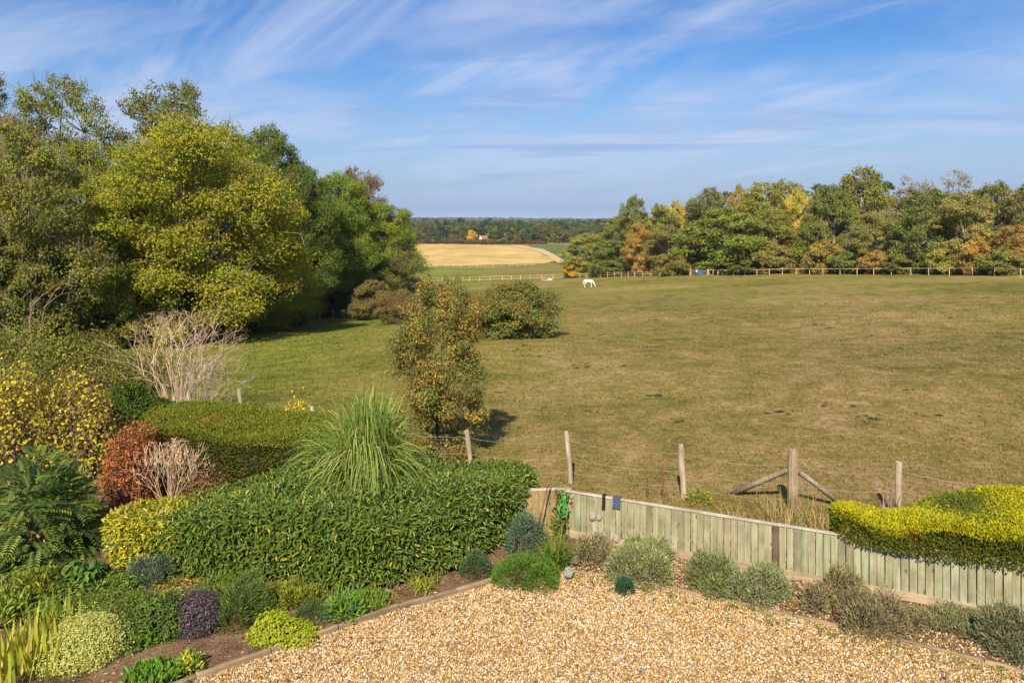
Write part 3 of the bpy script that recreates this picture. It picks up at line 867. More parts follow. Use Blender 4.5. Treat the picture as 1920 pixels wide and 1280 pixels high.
# near wood (left), seen from 45 to 90 m
proto('oak', 1, H=18, R=7, cb=.05, nl=17, nc=34, nleaf=120, ls=.225, lobe=.50, val=.22, spread=1.15)
proto('maple', 2, H=18, R=7.5, cb=.02, nl=20, nc=36, nleaf=128, ls=.20, lobe=.46, val=.22, hang=.4, power=.5, twig=1, hue=.11, spread=1.18)
proto('ash', 3, H=22, R=6, cb=.28, nl=14, nc=24, nleaf=68, ls=.25, lobe=.52, flat=.85, bare=.12, twig=2, hue=.10, spread=1.1)
proto('twiggy', 4, H=16, R=5, cb=.04, nl=16, nc=26, nleaf=72, ls=.20, lobe=.50, bare=.20, twig=4, hue=.16, spread=1.3, limb_r=.5)
proto('thicket', 5, H=7, R=4.5, cb=.0, nl=12, nc=28, nleaf=110, ls=.21, lobe=.50, flat=.8, twig=1, hue=.14, spread=1.2)
# far wood (right), seen from 110 to 210 m
proto('far_oak', 11, H=17, R=7, cb=.02, nl=15, nc=24, nleaf=48, ls=.40, lobe=.52, spread=1.15)
proto('far_round', 12, H=16, R=6, cb=.0, nl=13, nc=23, nleaf=48, ls=.38, lobe=.52, power=.55, spread=1.15)
proto('far_airy', 13, H=18, R=5.5, cb=.0, nl=16, nc=27, nleaf=50, ls=.34, lobe=.54, bare=.05, twig=2, flat=.85, spread=1.2, limb_r=.4, power=.5)
proto('far_bare', 14, H=19, R=5.5, cb=.15, nl=13, nc=15, nleaf=30, ls=.32, lobe=.48, bare=.9, twig=9, flat=1.0, spread=1.4, limb_r=.5)
proto('far_bush', 15, H=5, R=3.2, cb=.0, nl=10, nc=18, nleaf=50, ls=.27, lobe=.52, twig=1, hue=.2, spread=1.2)

rt = random.Random(4)
def tree(kind, name, label, cat, px, d, top, hw, color, bark=(.11, .085, .06), group=None, rz=None, sink=0.0, gain=1.6):
    """px, d: where it stands; top: photograph row of its top; hw: half width in photograph pixels"""
    b = at(px, d)
    tm, cm, H, R = PROTO[kind]
    h = HC - (top - CY) * d / F - b.z
    r = hw * d / F
    o = thing(name, label, cat, (b.x, b.y, b.z - sink), rt.uniform(0, 6.28) if rz is None else rz, group, (r / R, r / R, (h + sink) / H))
    part('trunk', tm, o, bark)
    part('crown', cm, o, tuple(c * gain for c in color), 'stuff')
    return o

YG = (.185, .188, .014); OL = (.130, .125, .026); MG = (.085, .125, .020); DG = (.055, .075, .018); BR = (.165, .115, .042); OR = (.30, .15, .022); YE = (.42, .29, .018); RU = (.24, .11, .03); GG = (.075, .090, .040)
GL = 'trees of the wood left of the pasture'
PALE = (.22, .185, .13)
L = [
 ('ash', 'ash_tree', 'tall open-topped ash standing highest at the far left of the wood', 110, 64, 134, 95, (.130, .145, .024), PALE),
 ('ash', 'ash_tree', 'tall ash with loose see-through crown rising behind the big yellow-green tree', 318, 70, 146, 112, (.105, .120, .026), PALE),
 ('maple', 'maple_tree', 'broad yellow-green tree, largest and brightest of the left wood', 362, 56, 212, 205, YG, PALE),
 ('maple', 'maple_tree', 'yellow-green tree left of the broadest one, its crown under the tall ash', 170, 57, 255, 138, (.165, .185, .018), PALE),
 ('twiggy', 'willow_tree', 'beige twiggy half-bare tree at the left picture edge', 45, 46, 232, 120, (.150, .158, .026), (.24, .19, .12)),
 ('twiggy', 'hazel_tree', 'olive brown tree cut by the left picture edge beneath pale twigs', -40, 50, 140, 105, (.150, .152, .022), (.18, .14, .09)),
 ('oak', 'oak_tree', 'dark green ivy-covered tree showing between two yellow-green crowns', 232, 61, 300, 85, (.050, .075, .016), (.08, .06, .04)),
 ('oak', 'oak_tree', 'dark oak with jagged top at the right shoulder of the broadest tree', 500, 72, 228, 82, (.085, .110, .018), (.09, .07, .05)),
 ('oak', 'oak_tree', 'shaded deep green oak beside the dark jagged one, reaching to the ground', 560, 75, 300, 78, (.080, .112, .016), (.08, .06, .04)),
 ('oak', 'oak_tree', 'mid green tree stepping down the skyline before the brownish top', 632, 84, 318, 78, (.115, .155, .018), (.09, .07, .05)),
 ('ash', 'ash_tree', 'brownish thin-leaved tree whose twigs top the falling skyline', 672, 96, 312, 62, (.130, .090, .040), (.24, .17, .12)),
 ('oak', 'sycamore_tree', 'fresh green tree ending the left wood above the stubble field', 716, 90, 376, 78, (.120, .155, .018), (.16, .13, .09)),
 ('maple', 'maple_tree', 'low spreading yellow-green tree with drooping boughs over the wire stakes', 492, 67, 468, 98, (.190, .195, .016), PALE),
 ('twiggy', 'elder_tree', 'small olive tree leaning from the wood edge under the fresh green one', 742, 88, 455, 52, (.115, .115, .035), (.25, .2, .15)),
 ('thicket', 'hawthorn_bush', 'brown hawthorn bush with red berries at the foot of the left wood', 700, 79, 524, 48, (.125, .108, .032), (.16, .10, .07)),
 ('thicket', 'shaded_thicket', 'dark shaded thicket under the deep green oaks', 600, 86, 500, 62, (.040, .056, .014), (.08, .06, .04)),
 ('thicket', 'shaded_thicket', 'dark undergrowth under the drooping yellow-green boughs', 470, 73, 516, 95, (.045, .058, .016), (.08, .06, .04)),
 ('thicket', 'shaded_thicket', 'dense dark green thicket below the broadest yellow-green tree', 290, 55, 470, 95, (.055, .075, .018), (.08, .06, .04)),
 ('thicket', 'shaded_thicket', 'olive thicket left of the dense dark one with pale stems in front', 170, 50, 440, 95, (.125, .140, .020), (.10, .08, .06)),
 ('thicket', 'shaded_thicket', 'tangled brown-green thicket at the left edge behind the brambles', 40, 46, 430, 110, (.110, .115, .022), (.18, .15, .10)),
]
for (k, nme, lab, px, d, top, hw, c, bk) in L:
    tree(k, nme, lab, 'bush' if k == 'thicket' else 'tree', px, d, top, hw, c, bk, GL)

# back of the left wood: reads as one mass behind the front trees
def wood_mass(name, label, items, seed, nleaf, ls, nl=9, nc=9, gain=1.3):
    rng = np.random.default_rng(seed)
    mb = MB()
    for (px, d, top, hw, c) in items:
        b = at(px, d); h = HC - (top - CY) * d / F - b.z; r = hw * d / F
        wd, lf = tree_arrays(rng, h, r, .08, nl, nc, nleaf, ls)
        Vw = np.concatenate(lf.V) + np.array(b)
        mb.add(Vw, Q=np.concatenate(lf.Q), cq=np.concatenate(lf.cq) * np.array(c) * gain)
        Vt = np.concatenate(wd.V) + np.array(b)
        mb.add(Vt, Q=np.concatenate(wd.Q), cq=(.10, .08, .06))
    tag(part(name, mb.mesh(name, M_LEAF)), label, None, None, 'stuff')
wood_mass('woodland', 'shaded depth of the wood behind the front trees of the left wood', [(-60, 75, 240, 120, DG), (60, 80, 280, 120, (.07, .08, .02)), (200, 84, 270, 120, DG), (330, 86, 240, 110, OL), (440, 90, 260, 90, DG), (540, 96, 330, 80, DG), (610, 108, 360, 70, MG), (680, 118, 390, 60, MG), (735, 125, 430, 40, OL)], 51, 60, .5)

# ---- right wood
fence_px = [1060, 1190, 1300, 1467, 1700, 1914, 2100]
fence_d = [200, 175, 160, 148, 125, 100, 88]
def fd(px): return float(np.interp(px, fence_px, fence_d))
GR = 'trees of the wood right of the pasture'
LB = (.24, .20, .15)
Rr = [
 ('far_airy', 'field_maple', 'pale olive tree at the left tip of the right wood', 1098, 8, 436, 42, (.205, .205, .034), LB),
 ('far_round', 'oak_tree', 'dark green tree second from the left tip of the right wood', 1150, 10, 448, 40, (.070, .090, .022), LB),
 ('far_round', 'oak_tree', 'olive tree with a dark knob-shaped top standing above the left slope of the wood', 1188, 18, 366, 30, (.065, .075, .026), LB),
 ('far_round', 'oak_tree', 'olive green tree filling below the knob-topped oak', 1160, 22, 405, 45, (.105, .115, .028), LB),
 ('far_airy', 'cherry_tree', 'orange-brown tree among the green ones on the left slope of the wood', 1200, 6, 415, 26, (.30, .155, .035), LB),
 ('far_round', 'lime_tree', 'olive rounded tree right of the orange-brown one', 1238, 12, 382, 38, (.135, .130, .026), LB),
 ('far_airy', 'birch_tree', 'small bright yellow crown on the skyline of the left slope', 1268, 20, 374, 22, YE, LB),
 ('far_airy', 'willow_tree', 'brown-olive twiggy tree leaning behind the post and rail fence', 1255, 5, 420, 38, (.145, .115, .035), (.3, .24, .18)),
 ('far_airy', 'ash_tree', 'grey-green tall tree with pale bare stems above the gate', 1330, 22, 350, 45, (.075, .085, .034), (.34, .3, .25)),
 ('far_oak', 'oak_tree', 'bright green broad oak overhanging the fence beside the blue gate', 1362, 9, 388, 82, (.095, .135, .018), LB),
 ('far_airy', 'birch_tree', 'orange-tinted crown tip between the grey-green ash and the olive tree', 1384, 26, 344, 20, OR, LB),
 ('far_airy', 'maple_tree', 'yellow-olive airy tree behind the bright green broad oak', 1425, 17, 340, 48, (.190, .170, .034), LB),
 ('far_oak', 'oak_tree', 'olive green tree right of the bright green broad oak', 1452, 8, 392, 48, (.125, .130, .024), LB),
 ('far_round', 'lime_tree', 'dull olive tree behind the yellow birch on the ridge', 1470, 26, 336, 46, (.125, .120, .036), LB),
 ('far_airy', 'birch_tree', 'slim birch with vivid yellow top in the middle of the right wood', 1496, 12, 350, 26, (.40, .30, .022), (.45, .42, .36)),
 ('far_airy', 'birch_tree', 'pale stemmed slim tree beside the vivid yellow birch', 1526, 10, 362, 24, (.150, .145, .030), (.45, .42, .36)),
 ('far_oak', 'oak_tree', 'dark green dense oak between the birches and the tallest olive tree', 1562, 12, 345, 46, (.060, .085, .018), LB),
 ('far_oak', 'lime_tree', 'tallest olive green tree on the ridge of the right wood', 1616, 20, 311, 56, (.125, .120, .026), LB),
 ('far_airy', 'willow_tree', 'thin olive-brown tree in front of the tallest ridge tree', 1640, 7, 395, 42, (.150, .130, .040), (.34, .28, .2)),
 ('far_bare', 'ash_tree', 'nearly leafless ash with grey twigs right of the tallest tree', 1712, 24, 330, 42, (.150, .110, .055), (.30, .25, .21)),
 ('far_bare', 'ash_tree', 'leafless ash with the highest bare twigs on the right skyline', 1790, 26, 318, 48, (.150, .110, .055), (.30, .25, .21)),
 ('far_oak', 'oak_tree', 'dark green oak in the front row between two twiggy olive trees', 1735, 8, 352, 56, (.058, .085, .018), LB),
 ('far_airy', 'maple_tree', 'twiggy yellow-olive tree right of the front row dark oak', 1812, 9, 358, 52, (.185, .160, .042), (.36, .3, .22)),
 ('far_round', 'oak_tree', 'dark olive tree on the skyline near the right picture edge', 1868, 22, 340, 46, (.070, .082, .026), LB),
 ('far_airy', 'beech_tree', 'brownish olive tree cut by the right picture edge', 1925, 20, 342, 46, (.130, .098, .040), LB),
 ('far_round', 'beech_tree', 'rust orange tree over the fence at the right picture edge', 1905, 7, 420, 36, (.24, .13, .036), LB),
 ('far_bush', 'hawthorn_bush', 'olive brown hawthorn standing in the fence line left of the gate', 1266, -3.5, 474, 26, (.130, .098, .026), (.1, .08, .05)),
 ('far_bush', 'spindle_bush', 'rust red bush just behind the gate', 1296, 6, 490, 20, RU, LB),
 ('far_bush', 'maple_bush', 'orange and yellow bush at the left tip of the right wood', 1076, 3, 488, 20, (.36, .20, .022), LB),
 ('far_bush', 'hazel_bush', 'olive brown bush under the olive tree beside the broad oak', 1446, 4, 450, 36, (.150, .110, .036), LB),
 ('far_bush', 'hazel_bush', 'bronze rounded bush below the slim birches', 1545, 4, 448, 34, (.185, .115, .034), LB),
 ('far_bush', 'hawthorn_bush', 'small green bush right of the bronze rounded bush', 1592, 3, 464, 28, (.065, .095, .020), LB),
 ('far_bush', 'bracken_bush', 'rusty bush under the thin olive-brown tree', 1642, 3, 468, 28, (.230, .115, .036), LB),
 ('far_bush', 'bramble_bush', 'dark brown-green bush left of the front row dark oak', 1690, 3, 470, 32, (.080, .070, .024), LB),
 ('far_bush', 'hazel_bush', 'yellow-green bush at the foot of the twiggy yellow-olive tree', 1768, 4, 458, 26, (.185, .180, .026), LB),
 ('far_bush', 'spindle_bush', 'orange and red bush between two green ones near the right edge', 1836, 4, 440, 30, (.26, .135, .034), LB),
 ('far_bush', 'hawthorn_bush', 'olive bush along the fence at the foot of the rust orange tree', 1880, 3, 462, 34, (.110, .105, .028), LB),
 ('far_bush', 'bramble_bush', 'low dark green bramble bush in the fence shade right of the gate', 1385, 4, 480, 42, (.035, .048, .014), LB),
 ('far_bush', 'bramble_bush', 'low dark bush below the dark second tree of the left tip', 1135, 4, 482, 30, (.060, .075, .02), LB),
]
for (k, nme, lab, px, off, top, hw, c, bk) in Rr:
    c = tuple(a * .55 + b * .45 for a, b in zip(c, (.130, .134, .022)))
    tree(k, nme, lab, 'bush' if 'bush' in k else 'tree', px, fd(px) + off, top, hw * 1.2, c, bk, GR, gain=1.95)
items = []
rg = random.Random(8)
for px in range(1110, 2080, 42):
    sky = float(np.interp(px, [1110, 1180, 1250, 1350, 1500, 1620, 1750, 1920, 2080], [455, 400, 392, 365, 352, 340, 352, 356, 360]))
    items.append((px, fd(px) + 30 + rg.uniform(-4, 8), sky + rg.uniform(-4, 8), 52, rg.choice([OL, MG, (.115, .12, .026), (.13, .115, .03)])))
wood_mass('woodland', 'shaded depth of the wood behind the front trees of the right wood', items, 52, 30, .6, 11, 13)

# ---- far woodland across the valley, one mass, with the few trees one can pick out
items = []
for px in range(600, 1260, 15):
    for row, (d, tp) in enumerate([(600, 428), (645, 422), (690, 416), (745, 411)]):
        if row == 0 and 780 < px < 960: continue
        q = px + rg.uniform(-6, 6)
        c = rg.choice([(.055, .078, .020), (.040, .062, .018), (.080, .092, .022), (.072, .070, .026), (.092, .098, .024), (.036, .056, .020)])
        items.append((q, d + rg.uniform(-14, 14), tp + rg.uniform(-3.5, 6), rg.uniform(16, 25), c))
wood_mass('far_woodland', 'far wood of mixed dark trees across the valley', items, 53, 13, 1.5, 8, 7, 1.6)
GF = 'single trees at the edge of the far wood'
for (k, nme, lab, px, d, top, hw, c) in [
    ('far_round', 'field_tree', 'vivid yellow rounded tree beside the white gabled house', 884, 575, 431, 11, (.46, .31, .018)),
    ('far_round', 'field_tree', 'round dark green tree at the top left of the stubble field', 822, 580, 434, 11, (.045, .085, .025)),
    ('far_bare', 'field_tree', 'grey-brown leafless tree left of the vivid yellow tree', 852, 585, 439, 9, (.13, .09, .07)),
    ('far_bare', 'field_tree', 'pale grey small tree touching the vivid yellow tree', 866, 583, 444, 7, (.19, .15, .12)),
]:
    tree(k, nme, lab, 'tree', px, d, top, hw, c, (.2, .16, .13), GF)
def hedgerow():
    rng = np.random.default_rng(61); mb = MB()
    for i in range(90):
        px = 600 + i * 5.2 if i < 82 else 790 + (i - 82) * 3
        b = at(px, 570 + rng.uniform(-4, 4)); h = rng.uniform(2.2, 4.5)
        n = 70
        g = unit(rng, n); g[:, 2] = np.abs(g[:, 2])
        P = np.array(b) + g * np.array([2.6, 2.0, h]) * rng.uniform(.6, 1.05, (n, 1))
        c = [(.16, .075, .035), (.12, .07, .035), (.055, .06, .022), (.09, .07, .03)][rng.integers(0, 4)]
        leaves(mb, P, unit(rng, n), nrm(g + .5 * unit(rng, n)), rng.uniform(.9, 1.6, n), rng.uniform(.6, 1.0, n), pal(rng, n, [c], None, .3))
    o = thing('hedgerow', 'brown and russet hedgerow along the top of the stubble field', 'hedge')
    part('foliage', mb.mesh('hedgerow', M_LEAF), o, (1, 1, 1), 'stuff')
hedgerow()

def hills():
    rng = np.random.default_rng(71)
    M_HILL = plain_material('far_hill_woods', (.035, .050, .032), 1.0, 0, 0, .35, .02)
    for dist, base, amp, lab in [(2600, 4.0, 7.0, 'wooded ridge on the horizon'), (4200, 14.0, 9.0, 'blue far hill at the skyline')]:
        n = 500
        X = np.linspace(-.9, .9, n) * dist
        top = base + amp * (.5 + .5 * np.sin(X / dist * 9 + dist)) * .6 + rng.normal(0, 1, n) * 1.6 + np.where(X < -.08 * dist, 5, 0) * (dist < 3000)
        rows = []
        for k, (off, f) in enumerate([(-260, 0), (-140, .55), (-60, .9), (0, 1.0), (80, .97), (300, .3), (500, 0)]):
            y = dist + off + rng.normal(0, 8, n)
            zb = tz(X, y) - 3
            rows.append(np.stack([X, y, zb + (top - zb) * f + (rng.normal(0, .8, n) if 0 < f < 1 else 0)], 1))
        V = np.concatenate(rows); i = (np.arange(6)[:, None] * n + np.arange(n - 1)[None]).ravel()
        tag(part('hill', make_mesh('hill', V, [np.stack([i, i + 1, i + n + 1, i + n], 1)], M_HILL, None, False)), lab, None, None, 'structure')
hills()
# ------------------------------------------------------------------ fences and built things
M_BOARD = wood_material('fence_board', (.190, .180, .118), (.315, .305, .212), along='Z')
M_POSTW = wood_material('fence_post', (.19, .155, .115), (.43, .38, .305), along='Z', knots=False)
M_CAP = wood_material('fence_capping', (.30, .25, .19), (.47, .41, .33), along='X', knots=False)
M_RAIL = wood_material('fence_rail', (.42, .33, .20), (.62, .52, .36), along='X', knots=False)
M_WIRE = plain_material('galvanised_wire', (.36, .35, .32), .55, .3, .4)

def bevel_box(name, sx, sy, sz, mat, z0=0, bev=.006, cuts=0):
    V, Q = box_arrays(sx, sy, sz, z0)
    bm = bmesh.new(); vs = [bm.verts.new(q) for q in V]
    for q in Q: bm.faces.new([vs[k] for k in q])
    if bev: bmesh.ops.bevel(bm, geom=list(bm.edges), offset=bev, segments=1, affect='EDGES')
    me = bpy.data.meshes.new(name); bm.to_mesh(me); bm.free(); me.materials.append(mat)
    return me

def feather_board(w, z0, z1, seed):
    """feather-edged pale: thick on one edge, thin on the other, ends slightly uneven"""
    r = random.Random(seed)
    t1, t2 = .020, .006
    x0, x1 = -w / 2, w / 2
    zt = z1 + r.uniform(-.006, .004); zb = z0 + r.uniform(-.006, .006)
    V = []
    for z in (zb, (zb + zt) / 2, zt):
        b = r.uniform(-.003, .003)
        V += [(x0 + b, 0, z), (x1 + b, 0, z), (x1 + b, -t2, z), (x0 + b, -t1, z)]
    Q = []
    for k in (0, 4):
        for a in range(4):
            c = (a + 1) % 4
            Q.append((k + a, k + c, k + 4 + c, k + 4 + a))
    Q += [(3, 2, 1, 0), (8, 9, 10, 11)]
    me = bpy.data.meshes.new('board'); me.from_pydata(V, [], Q); me.update(); me.materials.append(M_BOARD)
    return me

def paling_fence():
    r = random.Random(3)
    root = thing('paling_fence', 'weathered green-grey paling fence with pale capping between gravel and pasture', 'fence', (FA[0], FA[1], 0), math.atan2(fdir[1], fdir[0]))
    Lf = float(np.linalg.norm(FB - FA))
    metas = [feather_board(.1045, .13, .885, s) for s in range(6)]
    green = [(1.0, .98, .95), (.88, .97, .84), (.98, .92, .80), (.74, .68, .52), (.98, 1.0, .90), (1.14, 1.06, .98), (.90, .80, .62), (.82, .93, .76), (.94, .95, .78)]
    s = .10
    xpost = .10 + .1165 * 32
    while s < Lf:
        if abs(s - xpost) > .02:
            c = r.choice(green); k = r.uniform(.92, 1.07); mean = (.98, .93, .80) if s < 4.0 else (.94, .97, .86); c = tuple(a * .5 + b * .5 for a, b in zip(c, mean))
            part('board', r.choice(metas), root, tuple(v * k for v in c), None, (s, -.045 + r.uniform(-.003, .003), 0), (0, r.uniform(-.006, .006), -.10))
        s += .1165
    for x, c in ((0.0, (.75, .66, .52)), (xpost, (.34, .27, .24)), (6.9, (.5, .4, .33)), (Lf - .1, (.5, .4, .33))):
        part('post', bevel_box('post', .11, .10, .93 if x != xpost else .90, M_POSTW), root, c, None, (x, .07 if x != xpost else -.035, 0))
    x = -.05
    for k, l in enumerate((3.9, 3.0, 3.0, 1.5)):
        part('capping', bevel_box('capping', l - .006, .085, .026, M_CAP, 0, .005), root, (1, 1, 1), None, (x + l / 2, -.035, .895 if k != 1 else .899), (0, .0015 * (-1) ** k, 0))
        x += l
    x = .05
    for l in (3.75, 3.0, 3.0, 1.2):
        part('gravel_board', bevel_box('gravel_board', l - .01, .035, .15, M_CAP, 0, .004), root, (.78, .70, .58), None, (x + l / 2, -.068, .01))
        x += l
    for z in (.30, .74):
        part('arris_rail', bevel_box('arris_rail', Lf, .05, .07, M_POSTW, 0, .004), root, (.8, .7, .55), None, (Lf / 2, .0, z))
paling_fence()

def return_fence():
    A = np.array([FA[0] - .06, FA[1] + .02]); B = np.array([-.35, 14.02])
    v = B - A; l = np.linalg.norm(v)
    root = thing('paling_fence', 'short brown paling panel running from the fence corner into the laurel hedge', 'fence', (A[0], A[1], 0), math.atan2(v[1], v[0]))
    r = random.Random(9)
    met = [feather_board(.17, .05, .92, 50 + k) for k in range(3)]
    s = .14
    while s < l:
        k = r.uniform(.85, 1.15)
        part('board', r.choice(met), root, (1.0 * k, .74 * k, .50 * k), None, (s, .045, 0), (0, r.uniform(-.02, .02), math.pi + .05))
        s += .15
    part('capping', bevel_box('capping', .75, .08, .034, M_CAP, 0, .005), root, (1, .95, .9), None, (.36, .03, .925))
return_fence()

def post_mesh(name, h, r, seed, sides=9, mat=None):
    """round stake: uneven, slightly bent, chamfered head"""
    q = np.random.default_rng(seed)
    zs = np.array([-.15, 0, .25, .5, .75, .93, 1.0]) ; mb = MB()
    th = np.arange(sides) * 2 * math.pi / sides
    rad = r * (1 + q.normal(0, .05, sides))
    V = []
    for k, t in enumerate(zs):
        rr = rad * (1.05 - .12 * t) * (.82 if k == len(zs) - 1 else 1) * (1 + q.normal(0, .02))
        V.append(np.stack([np.cos(th) * rr + .012 * math.sin(t * 3 + seed), np.sin(th) * rr, np.full(sides, t * h) + (q.normal(0, .006, sides) if t == 1 else 0)], 1))
    V = np.concatenate(V); Q = []
    for k in range(len(zs) - 1):
        for s in range(sides):
            Q.append((k * sides + s, k * sides + (s + 1) % sides, (k + 1) * sides + (s + 1) % sides, (k + 1) * sides + s))
    t0 = (len(zs) - 1) * sides
    T = [(t0, t0 + s, t0 + s + 1) for s in range(1, sides - 1)]
    return make_mesh(name, V, [np.array(Q), np.array(T)], mat or M_POSTW)

def tube_obj(name, pts, r, mat, parent, color=(1, 1, 1), sides=5, off=(0, 0, 0)):
    mb = MB(); P = np.array(pts, float) - np.array(off)
    rr = np.full(len(P), r) if np.isscalar(r) else np.array(r)
    tubes(mb, P[None], rr[None], (1, 1, 1), sides)
    return part(name, mb.mesh(name, mat, True), parent, color)

def wire_fence():
    pts = [(-9.9, 22.4, 1.15, .05, -.14), (-7.55, 20.5, 1.5, .06, -.16), (-5.0, 18.6, 1.4, .06, -.13), (-.95, 17.2, 1.18, .055, -.12), (1.38, 17.0, 1.22, .06, -.08), (3.82, 16.06, 1.2, .065, -.035), (6.0, 15.35, 1.3, .105, 0.0), (8.0, 14.9, 1.2, .065, 0.0), (10.6, 13.9, 1.2, .06, .02), (13.5, 12.8, 1.2, .06, .02)]
    root = thing('wire_fence', 'wire stock fence on weathered round stakes along the near edge of the pasture', 'fence', (0, 0, 0))
    tops = []
    for i, (x, y, h, r, lean) in enumerate(pts):
        z = tz1(x, y)
        c = (1.15, 1.05, .95) if i != 6 else (.80, .70, .54)
        nm = part('post' if i != 6 else 'strainer_post', post_mesh('post', h, r, i + 3), root, c, None, (x, y, z), (0, lean, 0))
        tops.append((x, y, z, lean, r))
    x, y, z = pts[6][0], pts[6][1], tz1(6.0, 15.35)
    for e in ((4.95, 16.35), (7.25, 15.65)):
        s = np.array([x, y, z + .92]); q = np.array([e[0], e[1], tz1(*e) - .05])
        tube_obj('strut', [s, s * .6 + q * .4 + np.array([0, 0, .01]), q], [.055, .06, .058], M_POSTW, root, (.85, .78, .66), 7)
    for hgt in (1.02, .62, .28):
        for a, b in zip(tops[:-1], tops[1:]):
            p = []
            A = np.array([a[0] + math.sin(a[3]) * hgt, a[1] - a[4], a[2] + hgt]); B = np.array([b[0] + math.sin(b[3]) * hgt, b[1] - b[4], b[2] + hgt])
            for t in np.linspace(0, 1, 9):
                q = A * (1 - t) + B * t; q[2] -= .10 * 4 * t * (1 - t) * (.6 + hgt * .5); p.append(q)
            tube_obj('wire', p, .0029, M_WIRE, root, (1, 1, 1), 3)
wire_fence()

def stakes():
    root = thing('stake_fence', 'thin pale stakes of a wire fence at the foot of the left wood', 'fence')
    P = []
    for k, (px, py) in enumerate([(424, 624), (474, 617), (536, 610), (600, 604), (625, 602)]):
        g = ground(px, py); P.append(g)
        part('stake', post_mesh('stake', 1.25, .07, 60 + k, 6), root, (1.1, 1.05, .95), None, g, (0, random.Random(k).uniform(-.05, .05), 0))
    for a, b in zip(P[:-1], P[1:]):
        for h in (.6, 1.1):
            tube_obj('wire', [a + Vector((0, 0, h)), (a + b) / 2 + Vector((0, 0, h - .05)), b + Vector((0, 0, h))], .008, M_WIRE, root, (.8, .8, .8), 3)
stakes()

def rail_fence(name, label, pts, h, pr, rails, color, rail_r=.045):
    root = thing(name, label, 'fence')
    met = [post_mesh('post', h, pr, 80 + k, 6, M_RAIL) for k in range(3)]
    rnd = random.Random(5)
    for i, p in enumerate(pts):
        k = rnd.uniform(.9, 1.1)
        part('post', met[i % 3], root, tuple(c * k for c in color), None, p, (rnd.uniform(-.02, .02), rnd.uniform(-.03, .03), rnd.uniform(0, 3)))
    for i in range(len(pts) - 1):
        a, b = Vector(pts[i]), Vector(pts[i + 1])
        for z in rails:
            k = rnd.uniform(.9, 1.1); v = b - a
            me = bevel_box('rail', v.length, rail_r, rail_r * 2.2, M_RAIL, 0, .008)
            part('rail', me, root, tuple(c * k for c in color), None, (a + b) / 2 + Vector((0, -pr, z)), (0, -math.atan2(v.z, math.hypot(v.x, v.y)), math.atan2(v.y, v.x)))
    return root

def fpt(px, off=0): return at(px, fd(px) + off)
seg = [1060, 1074, 1087, 1100, 1113, 1126, 1139, 1152, 1165, 1178, 1190, 1205, 1221, 1237, 1252]
rail_fence('rail_fence', 'tan post and rail fence below the left slope of the right wood', [fpt(p) for p in seg], 1.3, .07, (1.02, .55), (.95, .84, .66), .035)
rail_fence('rail_fence', 'short pale rail fence between the hawthorn and the blue gate', [fpt(p) for p in (1268, 1281, 1293)], 1.3, .10, (1.0, .52), (1.1, .92, .66))
seg = [1329, 1337, 1346, 1355, 1375, 1396, 1419, 1443, 1467, 1493, 1518, 1543, 1575, 1607, 1638, 1671, 1708, 1741, 1780, 1823, 1865, 1914, 1966, 2022, 2080]
rail_fence('rail_fence', 'long post and single rail fence in front of the right wood', [fpt(p) for p in seg], 1.3, .06, (1.12,), (1.0, .92, .78), .04)
pts = [at(p, 192 + (p - 900) * .03) for p in (790, 810, 830, 850, 868, 880, 899, 919, 942, 959, 976, 994, 1016, 1037)] + [fpt(1060)]
rail_fence('rail_fence', 'whitish post and tape fence crossing the paddock behind the bushes', pts, 1.25, .08, (1.08, .35), (1.0, .92, .74), .035)
pts = []
for p, q in zip(range(760, 1040, 15), range(40)):
    pts.append(ground(p, float(np.interp(p, [760, 900, 990, 1015, 1035], [503, 500.5, 498.5, 497, 493]))))
rail_fence('rail_fence', 'far pale fence along the lower edge of the stubble field', pts, 1.3, .10, (1.05, .45), (1.2, 1.08, .8), .06)

